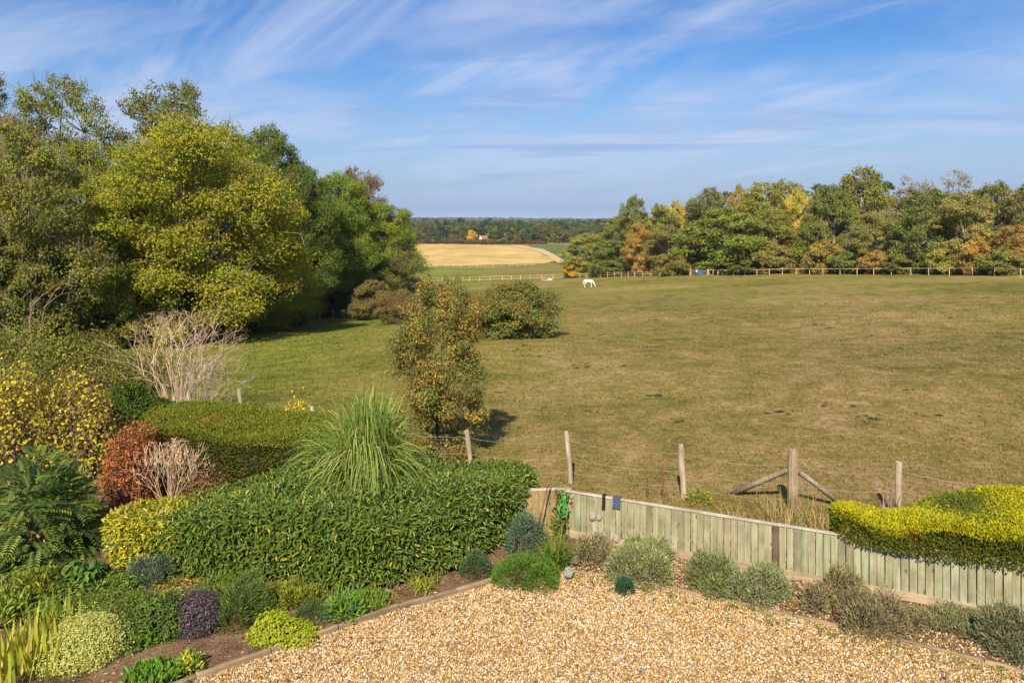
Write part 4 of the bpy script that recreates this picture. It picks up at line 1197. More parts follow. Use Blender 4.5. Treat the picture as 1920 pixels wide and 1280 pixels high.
def gate():
    a, b = fpt(1296), fpt(1326)
    v = b - a; w = v.length
    root = thing('field_gate', 'blue-grey metal field gate between two tan gateposts', 'gate', a, math.atan2(v.y, v.x))
    M_G = plain_material('gate_metal', (.10, .14, .24), .45, .5, .4)
    for x in (-.1, w + .1):
        part('gatepost', post_mesh('gatepost', 1.55, .13, 5, 8, M_RAIL), root, (1.0, .8, .55), None, (x, 0, 0))
    fr = MB()
    for z in (.15, 1.3): tubes(fr, [[(0.05, 0, z), (w - .05, 0, z)]], [[.035, .035]], (1, 1, 1), 6)
    for x in (.06, w / 2, w - .06): tubes(fr, [[(x, 0, .15), (x, 0, 1.3)]], [[.03, .03]], (1, 1, 1), 6)
    part('gate_frame', fr.mesh('gate_frame', M_G), root)
    for k in range(7):
        tube_obj('bar', [(.06, 0, .27 + k * .15), (w - .06, 0, .27 + k * .15)], .045, M_G, root, (1, 1, 1), 6)
    for x0, x1 in ((-.15, -1.3), (w + .15, w + 1.3)):
        tube_obj('brace', [(x0, 0, .95), (x1, 0, .02)], .05, M_RAIL, root, (1.0, .85, .6), 6)
    M_W = plain_material('white_plastic', (.75, .75, .73), .5)
    s = thing('feed_bucket', 'small white bucket hooked over the top bar of the blue gate', 'bucket', (a.x + v.x * .33, a.y + v.y * .33 - .12, a.z + .75))
    mb = MB(); th = np.arange(10) * .6283
    prof = [(.13, 0), (.15, .1), (.17, .45), (.18, .46), (.15, .44), (.12, .05)]
    V = np.concatenate([np.stack([np.cos(th) * r, np.sin(th) * r, np.full(10, z)], 1) for r, z in prof])
    Q = [(k * 10 + i, k * 10 + (i + 1) % 10, (k + 1) * 10 + (i + 1) % 10, (k + 1) * 10 + i) for k in range(5) for i in range(10)]
    mb.add(V, Q=Q); part('pail', mb.mesh('pail', M_W), s)
    tube_obj('handle', [(-.17, 0, .44), (-.1, .06, .62), (.1, .06, .62), (.17, 0, .44)], .015, M_W, s)
gate()

def house():
    b = at(906, 592)
    root = thing('farmhouse', 'small farmhouse with white gable and red tiled roof by the far yellow tree', 'house', b, .15)
    M_WH = plain_material('white_render', (.66, .65, .62), .8); M_BR = plain_material('red_brick', (.30, .12, .08), .9); M_TI = plain_material('red_tile', (.24, .10, .065), .85, 0, .2, .25, 1.5)
    M_GL = plain_material('dark_pane', (.03, .04, .05), .15, 0, .5)
    w, l, e, r = 5.2, 9.0, 5.2, 8.6
    root.scale = (.70, .70, .66)
    def pm(name, V, Fc, mat, par=root, **k):
        me = bpy.data.meshes.new(name); me.from_pydata(V, [], Fc); me.update(); me.materials.append(mat); return part(name, me, par, **k)
    pm('wall', [(-l / 2, -w / 2, -1), (l / 2, -w / 2, -1), (l / 2, w / 2, -1), (-l / 2, w / 2, -1), (-l / 2, -w / 2, e), (l / 2, -w / 2, e), (l / 2, w / 2, e), (-l / 2, w / 2, e), (l / 2, 0, r - .2)], [(0, 1, 5, 4), (1, 2, 6, 8, 5), (2, 3, 7, 6), (3, 0, 4, 7)], M_BR)
    pm('gable', [(-l / 2 - .05, -w / 2, -1), (-l / 2 - .05, w / 2, -1), (-l / 2 - .05, w / 2, e), (-l / 2 - .05, 0, r - .2), (-l / 2 - .05, -w / 2, e), (-l / 2 + .2, -w / 2 - .05, -1), (-l / 2 + .2, -w / 2 - .05, e)], [(0, 4, 3, 2, 1), (0, 5, 6, 4)], M_WH)
    # white gabled wing facing the field
    x0, x1, y0, y1 = -l / 2 - .6, -l / 2 + 2.6, -w / 2 - 2.2, -w / 2 + .4
    xm = (x0 + x1) / 2
    pm('gabled_wing', [(x0, y0, -1), (x1, y0, -1), (x1, y0, 4.4), (xm, y0, 8.3), (x0, y0, 4.4), (x0, y1, -1), (x1, y1, -1), (x1, y1, 4.4), (x0, y1, 4.4), (xm, y1, 8.3)], [(0, 1, 2, 3, 4), (1, 6, 7, 2), (5, 0, 4, 8), (8, 4, 3, 9), (2, 7, 9, 3)], M_WH)
    rf = []
    o = .35
    rf = [(-l / 2 - .3, -w / 2 - o, e - .4), (l / 2 + .3, -w / 2 - o, e - .4), (l / 2 + .3, 0, r), (-l / 2 - .3, 0, r), (-l / 2 - .3, w / 2 + o, e - .4), (l / 2 + .3, w / 2 + o, e - .4)]
    roof = pm('roof', rf + [(x, y, z - .18) for x, y, z in rf], [(0, 1, 2, 3), (3, 2, 5, 4), (6, 9, 8, 7), (9, 10, 11, 8), (0, 6, 7, 1), (4, 5, 11, 10), (1, 7, 8, 2), (2, 8, 11, 5), (0, 3, 9, 6), (3, 4, 10, 9)], M_TI)
    part('chimney', bevel_box('chimney', .8, .8, 2.2, M_BR), roof, None, None, (l / 2 - 1.0, 0, r - 1.0))
    for x in (.4, 2.6):
        for z in (1.0, 3.6):
            part('window', bevel_box('window', 1.1, .08, 1.2, M_GL), root, None, None, (x, -w / 2 - .03, z))
    part('window', bevel_box('window', .9, .08, 1.1, M_GL), root, None, None, (xm, y0 - .03, 3.4))
house()

def heap():
    g = ground(1026, 526)
    root = thing('stone_heap', 'pale grey heap of rubble beside the paddock fence', 'heap', g)
    rng = np.random.default_rng(3)
    M_ST = plain_material('pale_stone', (.42, .40, .38), .9, 0, .2, .3, 2)
    for (x, y, s) in [(-1.1, 0, .45), (-.6, .2, .35), (.1, .1, .4), (.5, 0, .6), (.75, .25, .7), (1.05, 0, .5), (1.3, .2, .35), (-.2, -.1, .28)]:
        bm = bmesh.new(); bmesh.ops.create_icosphere(bm, subdivisions=1, radius=s * .6)
        for v in bm.verts: v.co *= rng.uniform(.75, 1.2)
        me = bpy.data.meshes.new('stone'); bm.to_mesh(me); bm.free(); me.materials.append(M_ST)
        part('stone', me, root, None, None, (x, y, s * .3), (rng.uniform(0, 3), 0, rng.uniform(0, 3)))
heap()

def horse():
    g = ground(1104, 538.5)
    root = thing('white_horse', 'white horse grazing head down in the middle of the pasture', 'horse', g, math.radians(-8))
    M_H = plain_material('white_coat', (.62, .60, .56), .7, 0, .2, .05, 3)
    M_HF = plain_material('hoof', (.12, .10, .09), .6)
    J = [((-.62, 0, 1.20), .29), ((-.25, 0, 1.16), .30), ((.12, 0, 1.12), .32), ((.45, 0, 1.14), .28), ((.66, 0, 1.10), .19), ((.90, 0, .84), .13), ((1.08, 0, .56), .105), ((1.13, 0, .42), .10), ((1.20, 0, .22), .075), ((1.24, 0, .07), .055)]
    E = [(i, i + 1) for i in range(9)]
    for s in (-1, 1):
        fx = .06 if s < 0 else -.10
        b = len(J)
        J += [((.46, .14 * s, .88), .125), ((.48 + fx * .4, .14 * s, .50), .06), ((.47 + fx, .14 * s, .16), .045), ((.50 + fx, .14 * s, .03), .055)]
        E += [(3, b), (b, b + 1), (b + 1, b + 2), (b + 2, b + 3)]
        hx = .08 if s > 0 else -.06
        b = len(J)
        J += [((-.60, .15 * s, .92), .19), ((-.52 + hx * .3, .16 * s, .76), .12), ((-.76 + hx, .15 * s, .50), .065), ((-.72 + hx, .15 * s, .16), .045), ((-.68 + hx, .15 * s, .03), .055)]
        E += [(0, b), (b, b + 1), (b + 1, b + 2), (b + 2, b + 3), (b + 3, b + 4)]
    # lofts along the joints, closed into one skin by a voxel remesh
    hb = MB()
    def ball(c, r):
        bm = bmesh.new(); bmesh.ops.create_icosphere(bm, subdivisions=2, radius=r)
        bm.verts.ensure_lookup_table()
        V = np.array([v.co[:] for v in bm.verts]) + np.array(c); T = [[v.index for v in f.verts] for f in bm.faces]; bm.free()
        hb.add(V, T=T)
    for i, k in E:
        (p0, r0), (p1, r1) = J[i], J[k]
        n_ = max(2, int(np.linalg.norm(np.array(p1) - np.array(p0)) / (min(r0, r1) * .45)))
        for t in np.linspace(0, 1, n_ + 1):
            ball(np.array(p0) * (1 - t) + np.array(p1) * t, r0 * (1 - t) + r1 * t)
    me = hb.mesh('body', M_H, True)
    o = part('body', me, root)
    rm_ = o.modifiers.new('skin', 'REMESH'); rm_.mode = 'VOXEL'; rm_.voxel_size = .03; rm_.use_smooth_shade = True
    sm_ = o.modifiers.new('smooth', 'SMOOTH'); sm_.iterations = 4
    tube_obj('tail', [(-.88, 0, 1.25), (-1.02, 0, 1.05), (-1.04, .01, .7), (-1.0, .02, .4)], [.05, .075, .08, .03], M_H, root, None, 6)
    tube_obj('mane', [(.60, 0, 1.34), (.82, 0, 1.10), (1.02, 0, .80), (1.14, 0, .62)], [.04, .06, .055, .03], M_H, root, None, 6)
    for s in (-1, 1):
        tube_obj('ear', [(1.02, .07 * s, .62), (1.02, .10 * s, .72), (1.03, .11 * s, .78)], [.03, .028, .006], M_H, root, None, 5)
horse()

def hung_things():
    def fp(px, z, out=.09):
        """point on the garden face of the paling fence below a photograph column"""
        u = (px - CX) / F
        k = (FA[1] - FA[0] * fdir[1] / fdir[0]) / (1 - u * fdir[1] / fdir[0])
        return np.array([u * k + fnor[0] * out, k + fnor[1] * out, z])
    M_GREEN = plain_material('green_rope', (.02, .34, .05), .5, 0, .4, .1)
    M_BLK = plain_material('black_webbing', (.012, .012, .016), .8)
    M_BLU = plain_material('blue_cloth', (.05, .062, .11), .9)
    p = fp(1063, .0, .22)
    root = thing('rope_lead', 'bright green rope lead hanging looped over the fence corner', 'rope', (p[0], p[1], -.02))
    loop = [(0.0, 0, .93)] + [(.085 * math.sin(a), .01 * math.cos(2 * a), .60 - .085 * 1.5 * math.cos(a + math.pi) * -1) for a in np.linspace(0, 2 * math.pi, 15)] + [(.01, 0, .72), (.03, .02, .95), (.03, -.06 * -1, .965)]
    tube_obj('loop', loop, .016, M_GREEN, root, None, 6)
    kn = [(.05 * math.cos(a) * (1 - .3 * k / 20), .03 * math.sin(a), .72 + .20 * k / 20) for k, a in enumerate(np.linspace(0, 9, 21))]
    tube_obj('coil', kn, .024, M_GREEN, root, None, 6)
    for name, lab, cat, px, w, h, mat, z in [('strap', 'black webbing strap hung over the fence capping beside the blue cloth', 'strap', 1134, .065, .26, M_BLK, .945), ('cloth', 'small dark blue cloth folded over the fence capping', 'cloth', 1158, .15, .20, M_BLU, .945)]:
        p = fp(px, 0, 0)
        rt_ = thing(name, lab, cat, (p[0], p[1], 0), math.atan2(fdir[1], fdir[0]))
        mb = MB()
        prof = [(-.10, z - h), (-.094, z - h * .5), (-.088, z - .03), (-.082, z + .004), (-.035, z + .012), (.012, z + .004), (.018, z - .03), (.02, z - .12)]
        V = []
        for k, (y, zz_) in enumerate(prof):
            for t in (-.5, -.17, .17, .5):
                V.append((t * w + .004 * math.sin(k), y - .006 * math.cos(t * 9 + k), zz_))
        Q = [(k * 4 + i, k * 4 + i + 1, k * 4 + i + 5, k * 4 + i + 4) for k in range(len(prof) - 1) for i in range(3)]
        mb.add(V, Q=Q); o = part('fold', mb.mesh(name, mat), rt_)
        sm = o.modifiers.new('thick', 'SOLIDIFY'); sm.thickness = .008
    M_ORN = plain_material('pale_driftwood', (.27, .23, .19), .85, 0, .2, .35, 14)
    for px, z, s, lab in [(1113, .52, .075, 'pale grey teardrop ornament, left of the upper pair on the paling fence'), (1125, .52, .055, 'smaller pale teardrop ornament, right of the upper pair on the paling fence'), (1132, .20, .06, 'whitish ornament low on the fence above the twiggy lavender'), (1157, .17, .075, 'pale double-lobed ornament low on the fence, right of the whitish one')]:
        p = fp(px, z, .085)
        bm = bmesh.new(); bmesh.ops.create_icosphere(bm, subdivisions=2, radius=s)
        for v in bm.verts:
            t = v.co.z / s
            v.co.x *= (.85 - .35 * (t * .5 - .2)); v.co.y *= .28; v.co.z *= 1.25
            if t > .5: v.co.z -= s * .25 * max(0, 1 - abs(v.co.x) / (s * .4))
        me = bpy.data.meshes.new('ornament'); bm.to_mesh(me); bm.free(); me.materials.append(M_ORN); me.polygons.foreach_set('use_smooth', [True] * len(me.polygons))
        rt_ = thing('fence_ornament', lab, 'ornament', (p[0], p[1], p[2]), math.atan2(fdir[1], fdir[0]), 'ornaments on the paling fence')
        part('plaque', me, rt_)
        tube_obj('hanger', [(0, 0, s * .8), (.005, .03, s * 1.7)], .004, M_WIRE, rt_, None, 4)
    # glass globes in the gravel
    m, nt = new_mat('clear_glass')
    N = nt.nodes.new; out = N('ShaderNodeOutputMaterial'); gl = N('ShaderNodeBsdfPrincipled')
    gl.inputs['Transmission Weight'].default_value = .9; gl.inputs['Roughness'].default_value = .03; gl.inputs['Base Color'].default_value = (.9, .93, .9, 1)
    nt.links.new(gl.outputs[0], out.inputs['Surface'])
    M_BASE = plain_material('dark_plastic', (.02, .02, .022), .5)
    for px, py, s, lab in [(1066, 1086, .09, 'clear glass garden globe light on the gravel by the edging'), (1079, 1062, .085, 'glass globe light half hidden behind the strap-leaved clump')]:
        q = gz(px, py)
        rt_ = thing('globe_light', lab, 'garden light', (q[0], q[1], .02))
        bm = bmesh.new(); bmesh.ops.create_uvsphere(bm, u_segments=20, v_segments=12, radius=s)
        me = bpy.data.meshes.new('globe'); bm.to_mesh(me); bm.free(); me.materials.append(m); me.polygons.foreach_set('use_smooth', [True] * len(me.polygons))
        part('globe', me, rt_, None, None, (0, 0, s + .02))
        mb = MB(); tubes(mb, [[(0, 0, 0), (0, 0, .03), (0, 0, .05)]], [[.05, .05, .03]], (1, 1, 1), 10); part('base', mb.mesh('base', M_BASE), rt_)
    a = np.array([gz(1003, 1003)[0], gz(1003, 1003)[1], 0]); b = fp(1030, 1.25, .25)
    q = thing('iron_stake', 'thin brown stake leaning against the short brown paling panel', 'stake', (.42, 13.70, 0))
    tube_obj('shaft', [(0, 0, -.1), (.12, .05, .5), (.27, .10, 1.12)], [.017, .016, .014], M_POSTW, q, (.35, .25, .2), 6)
    tube_obj('tip', [(.27, .10, 1.12), (.30, .11, 1.22)], [.022, .008], M_POSTW, q, (.5, .35, .25), 6)
hung_things()
# ------------------------------------------------------------------ garden plants
GAIN = (1.35, 1.35, 1.2)
def lumps(rng, k=9, amp=.18, kap=6.0):
    b = unit(rng, k); b[:, 2] = np.abs(b[:, 2]); a = rng.uniform(-amp, amp, k)
    return lambda v: 1 + (np.exp(-(1 - v @ b.T) * kap) * a).sum(1)

def dome_points(rng, n, rx, ry, h, lump, depth=.35, low=-.12):
    v = unit(rng, n); v[:, 2] = np.where(v[:, 2] < low, -v[:, 2], v[:, 2])
    f = lump(v) * (1 - depth * rng.random(n) ** 1.6)
    P = v * f[:, None] * np.array([rx, ry, h])
    P[:, 2] = np.maximum(P[:, 2], .01)
    return P, nrm(v / np.array([rx, ry, h]))

def blob_points(rng, n, rx, ry, h, k, depth=.35, low=-.12, amp=.18, kap=6.):
    """points over several overlapping uneven domes, with stray shoots"""
    if k <= 1:
        P, N = dome_points(rng, n, rx, ry, h, lumps(rng, 9, amp, kap), depth, low)
    else:
        a0 = rng.uniform(0, 6.28)
        cs = [(0, 0, .72, .72, rng.uniform(.86, 1.0))]
        for i in range(k - 1):
            a = a0 + i * 6.283 / (k - 1) + rng.normal(0, .3); q = rng.uniform(.42, .60)
            cs.append((math.cos(a) * q, math.sin(a) * q, rng.uniform(.36, .52), rng.uniform(.36, .52), rng.uniform(.50, .95)))
        w = np.array([c[2] * c[4] for c in cs]); cnt = (n * 1.35 * w / w.sum()).astype(int)
        PP, NN = [], []
        for i, (c, m) in enumerate(zip(cs, cnt)):
            q, nn = dome_points(rng, m, rx * c[2], ry * c[3], h * c[4], lumps(rng, 8, amp, kap), depth, low)
            q = q + np.array([c[0] * rx, c[1] * ry, 0])
            ok = np.ones(m, bool)
            for j, e in enumerate(cs):
                if j == i: continue
                ok &= (((q[:, 0] - e[0] * rx) / (rx * e[2])) ** 2 + ((q[:, 1] - e[1] * ry) / (ry * e[3])) ** 2 + (q[:, 2] / (h * e[4])) ** 2) > .55
            PP.append(q[ok]); NN.append(nn[ok])
        P = np.concatenate(PP)[:]; N = np.concatenate(NN)
        sel = rng.permutation(len(P))[:n]; P, N = P[sel], N[sel]
    s = rng.random(len(P)) < .12
    P[s] = P[s] * (1 + rng.random((s.sum(), 1)) ** 1.5 * np.array([[.24, .24, .34]]))
    return P, N

def fit_dome(px, top, bot, w, ratio=.85):
    """place and size a dome so that it fills the rows and columns seen in the photograph"""
    df = F * HC / (bot - CY)
    r = w / 2 * (df + .3) / F
    ry = r * ratio
    d = df + ry * .92
    r = w / 2 * d / F
    best = None
    ph = np.linspace(-1.5, 1.5, 60)
    lo, hi = .05, 4.0
    for _ in range(30):
        h = (lo + hi) / 2
        y = d + ry * np.sin(ph); z = h * np.cos(ph)
        row = (CY + F * (HC - z) / y).min()
        if row > top: lo = h
        else: hi = h
    return (px - CX) / F * d, d, r, ry, h

def stems(rng, n, rx, ry, h, r, col, frac=.85, base=.15, seg=3):
    mb = MB()
    v = unit(rng, n); v[:, 2] = np.abs(v[:, 2]) + .25; v = nrm(v)
    e = v * np.array([rx, ry, h]) * rng.uniform(frac * .7, frac, (n, 1))
    s = np.stack([rng.normal(0, base * rx, n), rng.normal(0, base * ry, n), np.full(n, -.03)], 1)
    mid = s * .45 + e * .55 + np.stack([rng.normal(0, .05 * rx, n), rng.normal(0, .05 * ry, n), rng.uniform(-.02, .10, n) * h], 1)
    tubes(mb, np.stack([s, (s + mid) / 2, mid, e], 1), np.stack([np.full(n, r), np.full(n, r * .85), np.full(n, r * .6), np.full(n, r * .25)], 1), pal(rng, n, [col], None, .25), 4, False)
    return mb

def bush(name, label, cat, px, top, bot, w, seed, n, cols, weights=None, leaf=(.05, .02), style='flat', mat=None, shape='diamond', ratio=.85, amp=.18, depth=.35, lumpn=9, stem_col=(.12, .085, .05), stem_n=40, stem_r=.008, val=.25, hue=.06, group=None, up=.4, kap=6., hscale=1.0, fold=.25, blobs=7):
    rng = np.random.default_rng(seed)
    if px < 700: w *= 1.2; top -= 4
    x, d, rx, ry, h = fit_dome(px, top, bot, w, ratio)
    h *= hscale
    o = thing(name, label, cat, (x, d, .03), 0, group)
    P, Nn = blob_points(rng, n, rx, ry, h, blobs, depth, -.12, amp, kap)
    n = len(P)
    mb = MB()
    L_ = leaf[0] * rng.uniform(.65, 1.3, n); W_ = leaf[1] * rng.uniform(.7, 1.25, n)
    c = pal(rng, n, cols, weights, val, hue)
    if style == 'flat':       # leaf faces turned outwards
        D = nrm(np.cross(Nn, unit(rng, n)) + .25 * Nn + np.array([0, 0, .1]))
        N2 = nrm(Nn + .7 * unit(rng, n) + np.array([0, 0, up]))
    elif style == 'sprig':    # narrow leaves pointing outwards and up
        D = nrm(Nn * .8 + .6 * unit(rng, n) + np.array([0, 0, up]))
        N2 = unit(rng, n) + np.array([0, 0, .5])
    else:                     # hanging
        D = nrm(Nn * .5 + .7 * unit(rng, n) - np.array([0, 0, up]))
        N2 = nrm(Nn + .6 * unit(rng, n) + np.array([0, 0, .4]))
    leaves(mb, P, D, N2, L_, W_, c, shape, fold)
    part('foliage', mb.mesh(name + '_foliage', mat or M_LEAF), o, GAIN, 'stuff')
    if stem_n:
        part('stem_clump', stems(rng, stem_n, rx, ry, h, stem_r, stem_col).mesh(name + '_stem', M_BARK), o, (1, 1, 1), 'stuff')
    return o

def clump(name, label, cat, px, py, seed, n, length, width, droop, cols, weights=None, spread=.8, base=.08, mat=None, nseg=5, upright=1.0, group=None, z=.03, taper=1.3):
    """a tuft of strap leaves from one crown"""
    rng = np.random.default_rng(seed)
    g = gz(px, py)
    o = thing(name, label, cat, (g[0], g[1], z), 0, group)
    mb = MB()
    P = np.stack([rng.normal(0, base, n), rng.normal(0, base, n), np.full(n, -.02)], 1)
    a = rng.uniform(0, 2 * math.pi, n); t = rng.random(n) ** .7 * spread
    D = np.stack([np.cos(a) * t, np.sin(a) * t, np.full(n, upright)], 1)
    blades(mb, P, D, rng.uniform(length[0], length[1], n), rng.uniform(width[0], width[1], n), rng.uniform(droop[0], droop[1], n), pal(rng, n, cols, weights, .22, .06), nseg, taper)
    part('foliage', mb.mesh(name + '_foliage', mat or M_LEAF), o, (1, 1, 1), 'stuff')
    return o, rng

# ---- plan-shaped hedges
def inside(poly, X, Y):
    r = np.zeros(len(X), bool); n = len(poly)
    for i in range(n):
        (x1, y1), (x2, y2) = poly[i], poly[(i + 1) % n]
        c = ((y1 > Y) != (y2 > Y)) & (X < (x2 - x1) * (Y - y1) / (y2 - y1 + 1e-12) + x1)
        r ^= c
    return r
def edge_dist(poly, X, Y):
    best = np.full(len(X), 1e9); n = len(poly)
    for i in range(n):
        a = np.array(poly[i]); b = np.array(poly[(i + 1) % n]); v = b - a
        t = np.clip(((X - a[0]) * v[0] + (Y - a[1]) * v[1]) / (v @ v), 0, 1)
        best = np.minimum(best, np.hypot(X - a[0] - v[0] * t, Y - a[1] - v[1] * t))
    return best
def smooth_poly(pts, it=2):
    p = np.array(pts, float)
    for _ in range(it):
        q = np.roll(p, -1, axis=0)
        p = np.stack([p * .75 + q * .25, p * .25 + q * .75], 1).reshape(-1, 2)
    return p
def hedge_points(rng, poly, n_side, n_top, z0, zt, rnd=.22, depth=.22, wob=.05):
    """surface points and outward normals of a clipped hedge; zt(x, y) is its top"""
    p = np.array(poly); q = np.roll(p, -1, axis=0); l = np.linalg.norm(q - p, axis=1)
    area = .5 * np.sum(p[:, 0] * q[:, 1] - q[:, 0] * p[:, 1]); sg = 1 if area > 0 else -1
    e = rng.choice(len(p), n_side, p=l / l.sum()); t = rng.random(n_side)[:, None]
    S = p[e] * (1 - t) + q[e] * t
    v = (q - p)[e]; out = nrm(np.stack([v[:, 1], -v[:, 0]], 1) * sg)
    ht = zt(S[:, 0], S[:, 1])
    f = rng.random(n_side); Z = z0 + (ht - z0) * f
    inn = depth * rng.random(n_side) ** 1.7 + np.clip((f - .8) / .2, 0, 1) ** 2 * rnd * .8
    wv = wob * (np.sin(S[:, 0] * 3.1 + Z * 4) + np.sin(S[:, 1] * 4.3 - Z * 2.7 + 1)) 
    Ps = np.stack([S[:, 0] - out[:, 0] * (inn + wv), S[:, 1] - out[:, 1] * (inn + wv), Z], 1)
    Ns = np.stack([out[:, 0], out[:, 1], np.clip((f - .75) / .25, 0, 1) * 1.1 + .12], 1)
    X = rng.uniform(p[:, 0].min(), p[:, 0].max(), n_top * 4); Y = rng.uniform(p[:, 1].min(), p[:, 1].max(), n_top * 4)
    ok = inside(poly, X, Y); X, Y = X[ok][:n_top], Y[ok][:n_top]
    ed = edge_dist(poly, X, Y)
    zz_ = zt(X, Y) - rnd * np.clip(1 - ed / .35, 0, 1) ** 2 - depth * .6 * rng.random(len(X)) ** 2 + wob * .7 * (np.sin(X * 2.9 + Y * 1.7) + np.sin(Y * 4.1 - X * 2.2))
    Pt = np.stack([X, Y, zz_], 1); Nt = np.tile(np.array([0, 0, 1.0]), (len(X), 1))
    return np.concatenate([Ps, Pt]), nrm(np.concatenate([Ns, Nt])), np.concatenate([np.zeros(n_side), np.ones(len(X))])
def hedge_core(poly, z0, zt, inset, mat):
    p = np.array(poly); c = p.mean(0)
    s = p + (c - p) / np.maximum(np.linalg.norm(c - p, axis=1, keepdims=True), .01) * inset
    zc = zt(s[:, 0], s[:, 1]) - inset
    n = len(s)
    V = np.concatenate([np.c_[s, np.full(n, z0)], np.c_[s, zc], [[c[0], c[1], zc.mean()]]])
    Q = [(i, (i + 1) % n, n + (i + 1) % n, n + i) for i in range(n)]; T = [(n + i, n + (i + 1) % n, 2 * n) for i in range(n)]
    return make_mesh('blocking_core', V, [np.array(Q), np.array(T)], mat, None, True)
M_CORE = plain_material('hedge_blocking_core', (.030, .026, .014), 1.0, 0, 0, .5, 12)  # dark solid core added inside the leaves to stop light leaking through

# laurel hedge
def laurel():
    rng = np.random.default_rng(101)
    poly = smooth_poly([(-7.45, 13.35), (-7.1, 12.75), (-5.9, 12.35), (-4.0, 12.0), (-2.3, 11.75), (-1.35, 12.35), (-.2, 13.45), (.55, 14.25), (.2, 14.95), (-1.2, 15.25), (-3.4, 15.0), (-5.4, 14.3), (-7.0, 13.9)])
    zt = lambda X, Y: .82 + .44 * np.clip((X + 7.3) / 3.0, 0, 1) + .06 * np.sin(X * 1.3) + .05 * np.sin(Y * 2.1 + X)
    P, Nn, top = hedge_points(rng, poly, 31000, 19000, .12, zt, .26, .34, .05)
    n = len(P)
    D = nrm(Nn * .55 + .75 * unit(rng, n) + np.where(top[:, None] > 0, np.array([0, 0, .25]), np.array([0, 0, -.25])))
    N2 = nrm(Nn + .55 * unit(rng, n) + np.array([0, 0, .35]))
    L_ = rng.uniform(.06, .13, n); W_ = L_ * rng.uniform(.24, .36, n)
    c = pal(rng, n, [(.095, .150, .018), (.070, .118, .015), (.125, .182, .026), (.20, .21, .026)], [5, 4, 4, 1.4], .25, .06)
    yel = rng.random(n) < .012; c[yel] = (.42, .33, .03)
    # the left end is a golden-leaved bush grown into the hedge
    gold = (P[:, 0] + rng.normal(0, .22, n) + .5 * np.clip(.75 - P[:, 2], 0, 1)) < -6.05
    cg = pal(rng, n, [(.36, .33, .020), (.26, .28, .025), (.44, .36, .022), (.32, .17, .02), (.15, .19, .02)], [5, 4, 3, .5, 2.4], .22, .05)
    c[gold] = cg[gold]
    def lv(sel):
        q = MB(); leaves(q, P[sel], D[sel], N2[sel], L_[sel], W_[sel], c[sel], 'leaf', .22, .16); return q
    mb = lv(~gold)
    og = thing('golden_laurel_bush', 'yellow-gold leaved bush at the left end of the laurel hedge', 'bush', (-6.6, 13.0, 0))
    fo = part('foliage', lv(gold).mesh('golden_laurel', M_GLOSS), og, (1, 1, 1), 'stuff'); fo.location = (6.6, -13.0, 0)
    o = thing('laurel_hedge', 'large dense glossy dark green laurel hedge behind the planted bed', 'hedge', (0, 0, 0))
    part('foliage', mb.mesh('laurel', M_GLOSS), o, (1, 1, 1), 'stuff')
    part('blocking_core', hedge_core(poly, .2, zt, .42, M_CORE), o)
    st = MB(); k = 60
    s = np.stack([rng.uniform(-5.4, -1.4, k), rng.uniform(13.0, 14.2, k), np.zeros(k)], 1); e = s + np.stack([rng.normal(0, .25, k), rng.normal(0, .25, k), rng.uniform(.5, .9, k)], 1)
    tubes(st, np.stack([s, e], 1), np.tile([.02, .012], (k, 1)), (.14, .10, .06), 5)
    part('stem_clump', st.mesh('laurel_stem', M_BARK), o, None, 'stuff')
laurel()

# clipped conifer hedge at the left
def conifer_hedge(name, label, poly, zt, z0, n_side, n_top, seed, side_cols, side_w, top_cols, top_w, patch=None, core=.16, wob=.03, size=(.045, .095), rim=.12):
    rng = np.random.default_rng(seed)
    poly = smooth_poly(poly, 2)
    P, Nn, top = hedge_points(rng, poly, n_side, n_top, z0, zt, .10, .12, wob)
    n = len(P)
    D = nrm(Nn * .9 + .8 * unit(rng, n) + np.array([0, 0, .3]))
    N2 = nrm(Nn * .5 + .9 * unit(rng, n) + np.array([0, 0, .3]))
    L_ = rng.uniform(size[0], size[1], n); W_ = L_ * rng.uniform(.35, .6, n)
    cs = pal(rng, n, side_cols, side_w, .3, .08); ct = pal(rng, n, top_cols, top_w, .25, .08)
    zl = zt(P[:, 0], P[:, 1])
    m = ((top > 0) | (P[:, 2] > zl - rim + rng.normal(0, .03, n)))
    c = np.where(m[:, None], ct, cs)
    if patch:
        for (x, y, z, r, col) in patch:
            k = np.exp(-(((P[:, 0] - x) / r) ** 2 + ((P[:, 1] - y) / (r * 1.5)) ** 2 + ((P[:, 2] - z) / r) ** 2)) > rng.random(n) * .9
            c[k] = np.array(col) * rng.uniform(.7, 1.3, (k.sum(), 1))
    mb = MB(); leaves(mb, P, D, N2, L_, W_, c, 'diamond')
    o = thing(name, label, 'hedge', (0, 0, 0))
    part('foliage', mb.mesh(name, M_LEAF), o, (1, 1, 1), 'stuff')
    part('blocking_core', hedge_core(poly, z0 + .05, zt, core, M_CORE), o)
    return o
